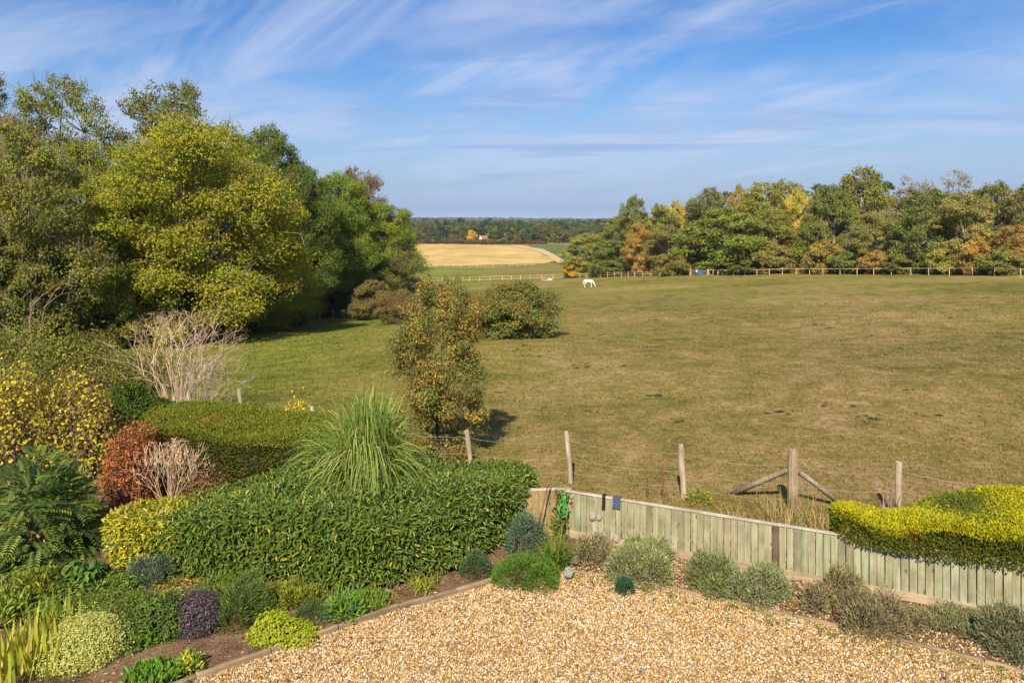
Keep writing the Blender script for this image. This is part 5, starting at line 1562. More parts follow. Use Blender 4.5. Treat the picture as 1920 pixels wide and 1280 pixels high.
conifer_hedge('conifer_hedge', 'clipped dark green conifer hedge with flat top coloured lighter as if sunlit and brown lower patches', [(-8.8, 16.4), (-6.4, 15.8), (-3.0, 15.2), (-2.9, 15.4), (-3.2, 17.3), (-5.0, 18.0), (-7.6, 19.0), (-9.2, 18.6)], lambda X, Y: 1.38 + .025 * np.sin(X * 2.3) + .04 * np.clip(-X - 6, 0, 3), .0, 34000, 24000, 111,
    [(.100, .140, .016), (.078, .112, .014), (.125, .160, .018), (.18, .09, .03)], [4, 4, 3, .8], [(.165, .190, .016), (.125, .158, .016), (.22, .20, .024)], [4, 3, 1.2],  # sunlight on the flat top is put into its lighter leaf colours
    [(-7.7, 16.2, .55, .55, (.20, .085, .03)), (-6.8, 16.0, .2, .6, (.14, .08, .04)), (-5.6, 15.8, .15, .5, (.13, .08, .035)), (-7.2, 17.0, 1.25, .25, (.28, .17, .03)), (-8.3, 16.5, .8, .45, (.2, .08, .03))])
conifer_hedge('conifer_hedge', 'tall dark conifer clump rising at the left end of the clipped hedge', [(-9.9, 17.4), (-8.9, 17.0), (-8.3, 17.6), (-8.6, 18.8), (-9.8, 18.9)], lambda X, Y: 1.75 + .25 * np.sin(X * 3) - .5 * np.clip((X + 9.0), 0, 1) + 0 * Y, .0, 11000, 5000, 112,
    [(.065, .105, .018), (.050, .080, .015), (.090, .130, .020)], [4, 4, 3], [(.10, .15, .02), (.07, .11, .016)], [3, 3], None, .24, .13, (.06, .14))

# golden hedge over the paling fence
def golden():
    A = FA + fdir * 4.55 - fnor * .0
    def off(s, o): q = FA + fdir * s + fnor * o; return (q[0], q[1])
    poly = [off(4.62, .16), off(6.0, .20), off(8.0, .24), off(10.5, .26), off(12.5, .26), off(12.5, -1.75), off(10.5, -1.75), off(8.2, -1.75), off(7.0, -1.70), off(6.2, -1.3), off(5.5, -.75), off(4.75, -.55)]
    def zt(X, Y):
        s = (X - FA[0]) * fdir[0] + (Y - FA[1]) * fdir[1]; o = (X - FA[0]) * fnor[0] + (Y - FA[1]) * fnor[1]
        z = 1.33 + .14 * np.clip((s - 6) / 2, 0, 1) + .12 * np.clip(-o / 1.2, 0, 1) * np.clip((s - 6) / 1.5, 0, 1)
        dip = np.exp(-((s - 5.55) / .42) ** 2) * .16 + np.exp(-((s - 6.6) / .75) ** 2 - ((o + .95) / .55) ** 2) * .10
        return z - dip + .03 * np.sin(s * 4.1) * np.sin(o * 5 + 1)
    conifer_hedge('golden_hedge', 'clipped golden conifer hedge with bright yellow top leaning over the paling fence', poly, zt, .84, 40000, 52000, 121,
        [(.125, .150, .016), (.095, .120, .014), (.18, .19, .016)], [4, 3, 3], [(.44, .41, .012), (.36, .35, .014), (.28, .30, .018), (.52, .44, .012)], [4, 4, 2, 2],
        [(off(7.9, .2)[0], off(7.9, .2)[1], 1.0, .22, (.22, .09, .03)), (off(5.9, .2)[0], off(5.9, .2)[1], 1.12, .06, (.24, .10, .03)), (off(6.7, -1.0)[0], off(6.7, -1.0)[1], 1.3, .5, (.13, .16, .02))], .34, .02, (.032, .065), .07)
golden()
def stump():
    g = np.array([7.35, 13.75])
    rng = np.random.default_rng(5); mb = MB(); k = 46
    s = np.stack([rng.normal(0, .10, k), rng.normal(0, .10, k), np.zeros(k)], 1)
    v = nrm(np.stack([rng.normal(0, .5, k), rng.normal(0, .5, k), np.ones(k)], 1))
    e = s + v * rng.uniform(.75, 1.12, k)[:, None] * np.array([.45, .45, 1]) 
    tubes(mb, np.stack([s, (s + e) / 2 + rng.normal(0, .03, (k, 3)), e], 1), np.tile([.02, .014, .006], (k, 1)), pal(rng, k, [(.24, .16, .12), (.17, .11, .10), (.30, .22, .17)]), 5)
    o = thing('dead_shrub', 'dead cut-back shrub of purple-brown stems in the dip of the golden hedge', 'shrub', (g[0], g[1], 0))
    part('stem_clump', mb.mesh('dead_stems', M_BARK), o, None, 'stuff')
stump()

# pampas grass
def pampas():
    rng = np.random.default_rng(131)
    o = thing('pampas_grass', 'tall arching light green pampas grass rising behind the laurel hedge', 'grass plant', (-2.95, 14.45, .25))
    mb = MB(); n = 2100; ns = 9
    a = rng.uniform(0, 2 * math.pi, n); a = a + .35 * np.sin(3 * a + 1) + .2 * np.sin(7 * a)
    rm = .2 + 1.6 * rng.random(n) ** .9
    hp = (2.6 - .66 * rm) * (.50 + .5 * rng.random(n) ** .7) * (1 + .12 * np.sin(5 * a + 2) + .10 * np.sin(9 * a))
    k = np.clip(.42 + .22 * rm, .4, .84) * rng.uniform(.85, 1.1, n)
    P0 = np.stack([rng.normal(0, .16, n), rng.normal(0, .16, n), np.full(n, .05)], 1)
    W = rng.uniform(.018, .038, n)
    side = np.stack([-np.sin(a), np.cos(a), np.zeros(n)], 1) + rng.normal(0, .35, (n, 3)); side = nrm(side)
    rows = []
    for j in range(ns + 1):
        t = j / ns
        z = hp * np.sin(math.pi * np.minimum(k, .98) * t) / np.where(k > .5, 1, np.sin(math.pi * k))
        r = rm * t ** 1.25
        c = P0 + np.stack([np.cos(a) * r, np.sin(a) * r, z], 1)
        w = W * max(.06, 1 - t ** 2.4)
        rows += [c - side * (w * .5)[:, None], c + side * (w * .5)[:, None]]
    V = np.stack(rows, 1); i = np.arange(n)[:, None] * (2 * ns + 2)
    Q = np.concatenate([i + np.array([[2 * j, 2 * j + 1, 2 * j + 3, 2 * j + 2]]) for j in range(ns)])
    cc = pal(rng, n, [(.22, .30, .050), (.15, .23, .040), (.29, .36, .08), (.42, .37, .14)], [5, 4, 3, 1.8], .3)
    mb.add(V.reshape(-1, 3), Q=Q, cq=np.concatenate([cc] * ns))
    q = 24
    P = np.stack([rng.normal(.1, .2, q), rng.normal(0, .2, q), np.full(q, .3)], 1)
    D = np.stack([rng.normal(.02, .10, q), rng.normal(0, .10, q), np.ones(q)], 1)
    blades(mb, P, D, rng.uniform(2.2, 2.75, q), rng.uniform(.016, .026, q), rng.uniform(0, .1, q), pal(rng, q, [(.32, .36, .09), (.22, .30, .06)]), 5, 3)
    part('foliage', mb.mesh('pampas', M_LEAF), o, (1, 1, 1), 'stuff')
pampas()
conv = np.random.default_rng(1)

# thorn tree and round bush in the pasture
proto('thorn', 141, H=4.7, R=1.35, cb=.02, nl=22, nc=17, nleaf=84, ls=.062, lobe=.52, flat=1.0, twig=4, hue=.30, val=.35, power=.30, limb_r=.4, spread=1.5)
proto('bramble_mound', 142, H=3.9, R=2.6, cb=.0, nl=13, nc=19, nleaf=135, ls=.12, lobe=.55, flat=.85, twig=3, hue=.22, limb_r=.4, spread=1.4)
tree('thorn', 'hawthorn_tree', 'slender olive and rust hawthorn with red berries behind the pampas grass', 'tree', 820, 18.7, 514, 92, (.165, .142, .030), (.10, .075, .055))
tree('bramble_mound', 'bramble_mound', 'round dark green and brown bush standing alone in the pasture', 'bush', 966, 47.5, 524, 82, (.125, .125, .030), (.10, .07, .05))
tree('bramble_mound', 'bramble_mound', 'smaller olive bush joined to the left of the lone round bush', 'bush', 890, 48, 548, 42, (.15, .12, .03), (.12, .08, .06))
tree('bramble_mound', 'bramble_mound', 'reddish brown low bush with red berries beyond the hawthorn tree', 'bush', 752, 66, 540, 46, (.125, .100, .034), (.14, .09, .06))
def berries():
    rng = np.random.default_rng(77); b = at(820, 18.7); mb = MB()
    n = 420; a = rng.uniform(0, 6.28, n); zz_ = rng.uniform(1.0, 4.2, n); r = rng.uniform(.6, 1.25, n)
    k = rng.integers(0, 40, n); a = a * .1 + k * .157; zz_ = zz_ * .2 + (k * .37 % 3.0) + .8
    P = np.stack([np.cos(a) * r, np.sin(a) * r, zz_], 1)
    leaves(mb, P, unit(rng, n), unit(rng, n), .035, .035, pal(rng, n, [(.34, .02, .02), (.24, .03, .02)]))
    return mb
tr = [o for o in bpy.data.objects if o.name.startswith('hawthorn_tree')][0]
bo = part('berry', berries().mesh('berry', M_GLOSS), tr, (1, 1, 1), 'stuff'); bo.scale = (1 / tr.scale[0], 1 / tr.scale[1], 1 / tr.scale[2])

# ---- left border, back to front
proto('hazel_hedge', 151, H=3.2, R=2.4, cb=.02, nl=13, nc=16, nleaf=55, ls=.13, lobe=.44, flat=.9, twig=5, hue=.12, limb_r=.4, aspect=.8)
def mixed_bush(name, label, px, d, top, hw, seed, n, cols, w, leaf, stem_n, stem_col, z=0, depth=.5, amp=.15, style='flat', stem_r=.008, frac=1.0, cat='bush', ry=None, mat=None):
    """bush placed by its stand and top row; loose leaves over visible stems"""
    rng = np.random.default_rng(seed)
    b = at(px, d); r = hw * d / F; h = HC - (top - CY) * d / F - b.z
    o = thing(name, label, cat, b)
    P, Nn = blob_points(rng, n, r, ry or r * .8, h, 6, depth, -.3, amp, 7.)
    n = len(P)
    mb = MB()
    D = nrm(np.cross(Nn, unit(rng, n)) + .25 * Nn - np.array([0, 0, .2])) if style == 'flat' else nrm(Nn * .8 + .6 * unit(rng, n) + np.array([0, 0, .5]))
    N2 = nrm(Nn + .7 * unit(rng, n) + np.array([0, 0, .4]))
    leaves(mb, P, D, N2, leaf[0] * rng.uniform(.6, 1.3, n), leaf[1] * rng.uniform(.6, 1.3, n), pal(rng, n, cols, w, .28, .06))
    part('foliage', mb.mesh(name, mat or M_LEAF), o, GAIN, 'stuff')
    part('stem_clump', stems(rng, stem_n, r, ry or r * .8, h, stem_r, stem_col, frac, .3).mesh(name + '_stem', M_BARK), o, None, 'stuff')
    return o
YL = [(.44, .36, .025), (.34, .31, .03), (.24, .25, .03), (.17, .11, .05), (.13, .085, .045)]
mixed_bush('hazel_bush', 'yellow-leaved hazel with brown inner twigs at the left edge', 20, 17.0, 652, 115, 161, 6800, YL, [3, 3, 2, 3, 3], (.085, .065), 420, (.17, .115, .07), depth=.45)
mixed_bush('hazel_bush', 'yellow-leaved hazel beside it, next to the bare twiggy shrub', 150, 17.4, 660, 105, 162, 6000, YL, [2.4, 3, 2, 3, 3.4], (.085, .065), 420, (.17, .115, .07), depth=.45)
GB = [(.165, .180, .026), (.115, .140, .022), (.21, .20, .035), (.10, .07, .03)]
mixed_bush('bramble_bank', 'olive green bramble bank behind the yellow hazels at the left edge', 40, 29, 590, 120, 163, 9000, GB, [4, 4, 2, 2], (.11, .07), 160, (.14, .09, .06), depth=.5, amp=.25)
mixed_bush('bramble_bank', 'olive bramble bank between the yellow hazels and the dark thicket', 165, 30, 606, 105, 164, 8000, GB, [3, 4, 2, 3], (.11, .07), 160, (.14, .09, .06), depth=.5, amp=.25)
mixed_bush('bramble_bank', 'low brown-green tangle behind the bare twiggy shrub', 265, 29, 632, 60, 165, 4200, GB, [2, 3, 2, 4], (.10, .065), 120, (.16, .11, .07), depth=.5, amp=.25)

def bare_shrub(name, label, px, d, top, hw, seed, n, col, lean=(0, 0), leafn=0, leafc=None, r=.016, fan=1.0, zb=None):
    """a fan of bare stems that fork twice"""
    rng = np.random.default_rng(seed)
    b = at(px, d); R = hw * d / F; h = HC - (top - CY) * d / F - b.z
    o = thing(name, label, 'shrub', b)
    mb = MB()
    a = rng.uniform(0, 2 * math.pi, n); t = rng.random(n) ** .6
    e = np.stack([np.cos(a) * t * R * .85, np.sin(a) * t * R * .65, h * (1 - .5 * t * t) * rng.uniform(.55, .8, n)], 1) + np.array([lean[0], lean[1], 0])
    s = np.stack([np.cos(a) * t * .22 * R, np.sin(a) * t * .2 * R, np.full(n, -.05)], 1)
    m = s * .5 + e * .5 + np.stack([np.zeros(n), np.zeros(n), .12 * h * t], 1) + rng.normal(0, .04 * R, (n, 3))
    tubes(mb, np.stack([s, (s + m) / 2 + rng.normal(0, .02 * R, (n, 3)), m, e], 1), np.stack([np.full(n, r), np.full(n, r * .85), np.full(n, r * .7), np.full(n, r * .5)], 1), pal(rng, n, [col], None, .25), 4, False)
    ends = []
    src = e; v0 = nrm(e - m); rad = r * .5; ln = .32
    for g in range(3):
        k = 2
        S = np.repeat(src, k, 0); v = nrm(np.repeat(v0, k, 0) + .85 * unit(rng, len(S)) + np.array([0, 0, .25]))
        E = S + v * (h * ln * rng.uniform(.5, 1.1, len(S)))[:, None] * np.array([fan, fan, .9])
        E[:, 2] = np.clip(E[:, 2], .1, h * 1.02)
        M = (S + E) / 2 + rng.normal(0, .03 * R, (len(S), 3))
        tubes(mb, np.stack([S, M, E], 1), np.tile([rad, rad * .8, rad * .45], (len(S), 1)), pal(rng, len(S), [col], None, .3), 3, False)
        src, v0, rad, ln = E, nrm(E - M), max(rad * .65, .005), ln * .7
        ends.append(E)
        if g == 1 and len(src) > 900: break
    part('stem_clump', mb.mesh(name, M_BARK), o, (1, 1, 1), 'stuff')
    if leafn:
        E = np.concatenate(ends); q = E[rng.integers(0, len(E), leafn)] + rng.normal(0, .05, (leafn, 3))
        lb = MB(); leaves(lb, q, unit(rng, leafn), unit(rng, leafn) + np.array([0, 0, .6]), rng.uniform(.035, .075, leafn), rng.uniform(.02, .04, leafn), pal(rng, leafn, leafc, None, .3))
        part('foliage', lb.mesh(name + '_leaf', M_DRY), o, (1, 1, 1), 'stuff')
    return o
bare_shrub('bare_shrub', 'pale leafless twiggy shrub arching beside the clipped hedge', 335, 24.2, 588, 80, 171, 40, (.45, .32, .22), (0, 0), 420, [(.22, .14, .06), (.3, .24, .05)], .022)
bare_shrub('bare_shrub', 'lower greyish twig shrub leaning right of the pale arching one', 378, 22.4, 672, 52, 172, 30, (.33, .25, .20), (.2, 0), 200, [(.3, .24, .05)], .013)
bare_shrub('bare_shrub', 'brown dead stems hanging at the foot of the tangled thicket', 60, 40, 505, 60, 173, 7, (.30, .20, .14), (0, 0), 0, None, .03)
mixed_bush('hydrangea_bush', 'rust red withered shrub in front of the clipped hedge', 243, 15.6, 772, 66, 174, 5200, [(.26, .085, .030), (.20, .068, .028), (.32, .13, .045), (.15, .07, .035)], [4, 4, 2, 2], (.055, .04), 260, (.20, .10, .06), depth=.5, amp=.25, stem_r=.007, mat=M_DRY)
bare_shrub('bare_shrub', 'straw coloured upright twigs between the rust red shrub and the laurel hedge', 318, 14.9, 832, 46, 175, 34, (.52, .36, .22), (0, 0), 0, None, .008, .7)
mixed_bush('withered_shrub', 'low brown withered shrub right of the straw coloured twigs', 378, 15.2, 872, 56, 176, 2600, [(.20, .10, .045), (.15, .08, .04), (.10, .09, .03)], None, (.05, .035), 160, (.20, .11, .07), depth=.5, stem_r=.006, mat=M_DRY)
mixed_bush('yellow_sapling', 'small bright yellow sapling behind the clipped hedge', 562, 18.9, 734, 36, 177, 950, [(.50, .40, .02), (.42, .36, .03)], None, (.09, .05), 26, (.32, .26, .08), depth=.8, amp=.3, stem_r=.008)

# mahonia: pinnate leaves on bent stems
def mahonia():
    rng = np.random.default_rng(181)
    b = gz(70, 1040); h = 2.0; R = 1.16
    o = thing('mahonia_bush', 'dark blue-green fern-leaved bush at the left edge of the border', 'bush', (b[0], b[1], .03))
    st = MB()
    k = 7
    e = np.stack([rng.normal(0, .35, k), rng.normal(0, .3, k), rng.uniform(.9, 1.5, k)], 1)
    s = np.stack([rng.normal(0, .06, k), rng.normal(0, .06, k), np.full(k, -.05)], 1)
    tubes(st, np.stack([s, s * .5 + e * .5 + rng.normal(0, .08, (k, 3)), e], 1), np.tile([.045, .035, .02], (k, 1)), (.30, .19, .10), 6)
    part('trunk', st.mesh('mahonia_stem', M_BARK), o)
    mb = MB()
    nf = 900
    P, Nn = blob_points(rng, nf, R * .85, R * .75, h * .84, 5, .5, -.25, .2)
    nf = len(P)
    P[:, 2] += .12
    D = nrm(Nn * 1.0 + .5 * unit(rng, nf) + np.array([0, 0, .05]))
    S = nrm(np.cross(D, np.array([0, 0, 1.0]) + .2 * unit(rng, nf)))
    U = np.cross(S, D)
    cfrond = pal(rng, nf, [(.12, .19, .050), (.15, .23, .050), (.25, .30, .045), (.085, .14, .045)], [4, 3, 1.8, 3], .2)
    FL = rng.uniform(.30, .46, nf)
    for j in range(9):
        t = (j + 1) / 9.5
        q = P + D * (FL * t)[:, None] - np.array([0, 0, 1.0]) * (FL * t * t * .35)[:, None]
        for sgn in (-1, 1):
            ld = nrm(S * sgn + D * .35 - U * .15)
            leaves(mb, q, ld, U + .2 * unit(rng, nf), FL * .26 * (1.1 - .5 * abs(t - .45)), FL * .085, cfrond * rng.uniform(.85, 1.15, (nf, 1)), 'diamond')
    yl = rng.integers(0, nf, 36)
    q = P[yl] + D[yl] * (FL[yl] * .4)[:, None]
    leaves(mb, q, unit(rng, 36), U[yl], .07, .035, pal(rng, 36, [(.5, .42, .05)]))
    part('foliage', mb.mesh('mahonia', M_LEAF), o, (1, 1, 1), 'stuff')
mahonia()

LV = [(.165, .178, .075), (.205, .212, .105), (.12, .135, .05), (.26, .26, .15)]
GLV = 'lavender bushes along the paling fence'
def lavender(label, px, top, bot, w, seed, n, cols=LV, wts=None, dead=.0, ratio=.8):
    w *= 1.14; top -= 6
    c = list(cols); ww = list(wts or [4, 3, 3, 1][:len(cols)])
    if dead: c += [(.20, .14, .09), (.15, .10, .07)]; ww += [dead * 11, dead * 8]
    return bush('lavender_bush', label, 'bush', px, top, bot, w, seed, n, c, ww, (.085, .013), 'sprig', M_DRY, 'diamond', ratio, .22, .45, 12, (.17, .12, .085), 170, .006, .25, .06, GLV, .7)
lavender('grey twiggy half-dead lavender, leftmost at the fence corner', 1112, 1008, 1070, 78, 201, 4200, dead=.45)
lavender('large rounded silver-green lavender standing out over the gravel edge', 1200, 1022, 1112, 118, 202, 9500)
lavender('low lavender behind the large silver-green one, touching the fence', 1212, 1008, 1068, 84, 203, 4500, dead=.15)
lavender('taller left half of the lavender pair in front of the dark fence post', 1345, 1045, 1128, 96, 204, 7500, [(.135, .155, .060), (.17, .185, .08), (.10, .12, .042)], [4, 3, 3])
lavender('silvery right half of the lavender pair in front of the dark fence post', 1424, 1062, 1148, 112, 205, 8500, [(.165, .182, .09), (.21, .222, .125), (.125, .142, .06)], [4, 3, 3])
lavender('brownish sparse lavender left of the big leggy one', 1532, 1098, 1158, 54, 206, 2400, dead=.8)
lavender('olive upright lavender with bare gap, behind the leggy one', 1578, 1082, 1152, 76, 207, 4600, [(.135, .145, .045), (.10, .115, .04), (.17, .17, .08)], [4, 3, 2], .3)
lavender('big leggy brown and green lavender spilling on the gravel', 1634, 1112, 1205, 122, 208, 8000, [(.13, .145, .06), (.16, .175, .09), (.09, .10, .045)], [3, 3, 2], .55)
lavender('low grey lavender seedling between the leggy one and the right edge', 1718, 1148, 1190, 52, 209, 1500, dead=.7)
lavender('wide low olive lavender near the right edge', 1800, 1150, 1208, 116, 210, 5600, [(.135, .15, .065), (.10, .12, .05), (.18, .19, .11)], [4, 3, 2], .2)
lavender('dark green lavender cut by the right picture edge', 1895, 1142, 1252, 110, 211, 8500, [(.085, .105, .05), (.12, .14, .075), (.17, .19, .12)], [4, 3, 2], .15)
lavender('small silvery lavender at the front of the right picture edge', 1908, 1188, 1250, 70, 212, 3600, [(.16, .18, .12), (.12, .14, .08)], None)

# bed plants at the fence corner
def euphorbia(label, px, top, bot, w, seed, n, k=(0.085, .014), cols=((.075, .115, .085), (.10, .15, .11), (.055, .09, .065), (.22, .25, .10)), z=.03):
    return bush('euphorbia', label, 'plant', px, top, bot, w, seed, n, list(cols), [4, 3, 3, .7], k, 'sprig', M_LEAF, 'diamond', .85, .3, .55, 14, (.16, .15, .08), 60, .009, .22, .05, 'blue-green spurges', .35)
euphorbia('blue-green spurge in front of the brown paling panel', 985, 962, 1050, 82, 221, 5200)
euphorbia('blue-green spurge stem reaching up the brown paling panel', 1028, 932, 1000, 42, 222, 1600)
euphorbia('small blue-green spurge under the golden end of the hedge', 280, 1052, 1112, 76, 223, 3000)
clump('strap_leaf_clump', 'bright green strap-leaved clump at the fence corner', 'plant', 1040, 1062, 231, 260, (.45, .85), (.018, .032), (.15, .6), [(.14, .19, .025), (.10, .155, .02), (.2, .23, .03)], [4, 4, 2], 1.0, .12)
bush('mound_plant', 'dense fresh green mound spilling over the gravel before the fence corner', 'plant', 985, 1036, 1118, 142, 232, 11500, [(.085, .165, .022), (.065, .135, .020), (.115, .19, .030)], None, (.045, .014), 'sprig', M_LEAF, 'diamond', .75, .15, .3, 9, stem_n=60, up=.6)
bush('mound_plant', 'low grey-green mound at the right end of the laurel hedge', 'plant', 893, 1036, 1092, 70, 233, 3600, [(.060, .10, .045), (.08, .125, .055), (.05, .08, .035)], None, (.05, .015), 'sprig', M_LEAF, 'diamond', .8, .2, .4, stem_n=40, up=.5)
bush('tuft_plant', 'small dark teal tuft on the gravel in front of the large lavender', 'plant', 1171, 1084, 1121, 34, 234, 1500, [(.030, .090, .050), (.022, .070, .042), (.045, .11, .06)], None, (.06, .012), 'sprig', M_LEAF, 'diamond', .9, .1, .5, stem_n=20, up=1.0)
def vine():
    rng = np.random.default_rng(241); n = 420
    o = thing('climbing_vine', 'leafy vine climbing the paling fence corner under the green rope', 'vine', (0.93, 13.96, 0.03))
    t = rng.random(n) ** 1.5
    P = np.stack([rng.normal(0, .08, n) - .05 * np.sin(t * 6), rng.normal(0, .04, n), t * .95], 1)
    mb = MB(); leaves(mb, P, unit(rng, n) - np.array([0, 0, .4]), np.tile(np.array([-.2, -1.0, .5]), (n, 1)) + .5 * unit(rng, n), rng.uniform(.03, .065, n), rng.uniform(.025, .05, n), pal(rng, n, [(.14, .17, .03), (.09, .13, .025), (.22, .22, .04)]))
    part('foliage', mb.mesh('vine', M_LEAF), o, (1, 1, 1), 'stuff')
    s = MB(); p = [(0, 0, 0), (.04, .01, .3), (-.03, .01, .6), (.03, .02, .95)]
    tubes(s, np.array([p, [(x - .06, y, z) for x, y, z in p]]), np.tile([.012, .010, .008, .004], (2, 1)), (.2, .13, .08), 5)
    part('stem', s.mesh('vine_stem', M_BARK), o)
vine()
clump('daylily', 'yellowing strap-leaved daylily leaning over the timber edging', 'plant', 792, 1104, 242, 75, (.35, .65), (.018, .034), (.3, .9), [(.36, .34, .04), (.26, .29, .035), (.16, .22, .03)], [4, 3, 2], 1.1, .12)
clump('daylily', 'few withered yellow leaves left of the yellowing daylily', 'plant', 745, 1124, 243, 22, (.25, .42), (.016, .028), (.5, 1.0), [(.36, .30, .05), (.28, .2, .06)], None, 1.2, .08)

# left border front
bush('fennel_plant', 'feathery mid green bushy perennial right of the purple bush', 'plant', 452, 1092, 1192, 104, 251, 6500, [(.080, .130, .030), (.060, .105, .026), (.11, .155, .035), (.2, .22, .05)], [4, 4, 3, .6], (.075, .013), 'sprig', M_LEAF, 'diamond', .8, .25, .5, stem_n=70, up=.7)
bush('aster_plant', 'yellow-green leafy perennial at the foot of the laurel hedge', 'plant', 545, 1096, 1152, 92, 252, 2600, [(.17, .19, .026), (.10, .14, .024), (.28, .27, .03)], [4, 3, 1.5], (.085, .022), 'sprig', M_LEAF, 'diamond', .8, .25, .5, stem_n=40, up=.8)
bush('purple_bush', 'rounded dark purple hebe bush', 'bush', 368, 1114, 1203, 88, 253, 7200, [(.062, .042, .058), (.085, .062, .078), (.040, .028, .036), (.15, .125, .13)], [4, 3, 4, 1], (.045, .016), 'flat', M_GLOSS, 'diamond', .9, .12, .35, stem_col=(.07, .05, .05), stem_n=80, blobs=1)
bush('sedum_mound', 'vivid lime green low spreading mound on the timber edging', 'plant', 526, 1152, 1222, 124, 254, 4200, [(.25, .29, .018), (.20, .25, .018), (.31, .32, .025)], None, (.040, .030), 'flat', M_LEAF, 'diamond', .7, .35, .3, 16, stem_n=30, hscale=.9)
bush('tuft_plant', 'small round dark green tuft beside the blue-flowered plant', 'plant', 592, 1130, 1180, 62, 255, 2600, [(.065, .105, .035), (.05, .085, .03), (.09, .13, .045)], None, (.055, .010), 'sprig', M_LEAF, 'diamond', .9, .1, .4, stem_n=30, up=.7)
o_ = bush('bluebell_plant', 'bright green plant with blue flowers by the timber edging', 'plant', 642, 1120, 1176, 66, 256, 700, [(.11, .21, .025), (.15, .25, .035)], None, (.105, .034), 'sprig', M_LEAF, 'leaf', .8, .2, .5, stem_n=20, up=.5)
rng_ = np.random.default_rng(9); mb_ = MB(); n_ = 70
P_, N_ = dome_points(rng_, n_, .28, .24, .36, lumps(rng_, 5), .1, .1)
leaves(mb_, P_ * 1.06, unit(rng_, n_), N_, .03, .024, pal(rng_, n_, [(.10, .10, .45), (.16, .16, .50)]))
part('flower', mb_.mesh('flower', M_LEAF), o_, (1, 1, 1), 'stuff')
bush('variegated_bush', 'pale cream-green dome-shaped bush, largest in the front left of the border', 'bush', 146, 1156, 1272, 146, 261, 15000, [(.38, .39, .12), (.31, .33, .09), (.43, .42, .17), (.20, .22, .06)], [5, 4, 3, 2], (.034, .020), 'flat', M_LEAF, 'diamond', .9, .12, .22, stem_n=120, hscale=1.0, blobs=1)
oi_, ri_ = clump('iris_clump', 'upright yellow-green sword-leaved iris clump at the lower left edge', 'plant', 42, 1262, 262, 120, (.45, .80), (.036, .066), (.0, .12), [(.48, .46, .06), (.36, .40, .05), (.52, .42, .10), (.26, .31, .04)], [4, 4, 2, 2], .32, .20, M_LEAF, 4, 1.0, None, .03, 3.0)
clump('iris_clump', 'sparser iris tuft leaning left of the pale dome-shaped bush', 'plant', 92, 1192, 263, 60, (.4, .72), (.03, .055), (.0, .2), [(.34, .35, .05), (.24, .29, .04)], None, .45, .14, M_LEAF, 4, 1.0, None, .03, 3.0)
bush('peony_plant', 'leafy yellow-tinged perennial above the iris clump', 'plant', 68, 1072, 1150, 108, 264, 1500, [(.17, .20, .030), (.12, .16, .026), (.26, .24, .04), (.08, .12, .02)], None, (.13, .036), 'sprig', M_LEAF, 'leaf', .9, .25, .6, stem_n=50, up=.5)
bush('bergenia_plant', 'dark glossy broad-leaved plant right of the yellow-tinged perennial', 'plant', 152, 1052, 1124, 94, 265, 700, [(.060, .12, .022), (.085, .155, .03), (.045, .09, .02)], None, (.14, .075), 'flat', M_GLOSS, 'leaf', .8, .25, .55, stem_n=30)
bush('spirea_bush', 'fine-leaved green bush behind the pale dome-shaped bush', 'bush', 200, 1104, 1186, 136, 266, 6500, [(.105, .155, .026), (.08, .125, .022), (.15, .18, .03)], None, (.045, .018), 'flat', M_LEAF, 'diamond', .8, .25, .45, stem_n=70)
bush('geranium_plant', 'dark green leafy bush between the pale dome and the purple bush', 'bush', 288, 1120, 1222, 108, 267, 4200, [(.065, .115, .022), (.05, .09, .02), (.12, .155, .03)], None, (.075, .03), 'flat', M_LEAF, 'diamond', .85, .25, .5, stem_n=60)
bush('primula_plant', 'broad bright green rosette at the bottom edge of the border', 'plant', 290, 1250, 1300, 92, 268, 320, [(.10, .20, .025), (.14, .25, .035), (.08, .15, .02)], None, (.15, .05), 'sprig', M_LEAF, 'leaf', .8, .2, .7, stem_n=0, up=.2)
bush('weed_tuft', 'yellow and green weeds by the end of the timber edging', 'plant', 358, 1226, 1272, 52, 269, 260, [(.36, .36, .04), (.10, .17, .025), (.2, .25, .035)], None, (.09, .03), 'sprig', M_LEAF, 'leaf', .8, .3, .7, stem_n=10, up=.5)
bush('fern_plant', 'soft green shrublet under the mahonia', 'plant', 118, 1010, 1062, 120, 270, 2400, [(.055, .10, .04), (.075, .13, .045), (.12, .15, .03)], None, (.08, .024), 'sprig', M_LEAF, 'diamond', .8, .3, .5, stem_n=40)
bush('foxglove_plant', 'light green large-leaved plant cut by the left edge under the mahonia', 'plant', 8, 1010, 1090, 70, 271, 380, [(.22, .27, .05), (.16, .21, .04)], None, (.17, .06), 'sprig', M_LEAF, 'leaf', .8, .2, .6, stem_n=10)
bush('heather_mat', 'flat brown heather mat in front of the pale dome-shaped bush', 'plant', 95, 1256, 1300, 130, 272, 3600, [(.085, .065, .03), (.06, .05, .022), (.13, .10, .05)], None, (.03, .008), 'sprig', M_DRY, 'diamond', .8, .1, .3, stem_n=0)
bush('cranesbill_plant', 'scrappy yellowing low plants under the golden laurel end', 'plant', 338, 1086, 1122, 84, 273, 420, [(.2, .2, .03), (.12, .13, .03), (.3, .2, .04)], None, (.07, .035), 'flat', M_LEAF, 'diamond', .8, .3, .6, stem_n=30, stem_col=(.3, .22, .14))
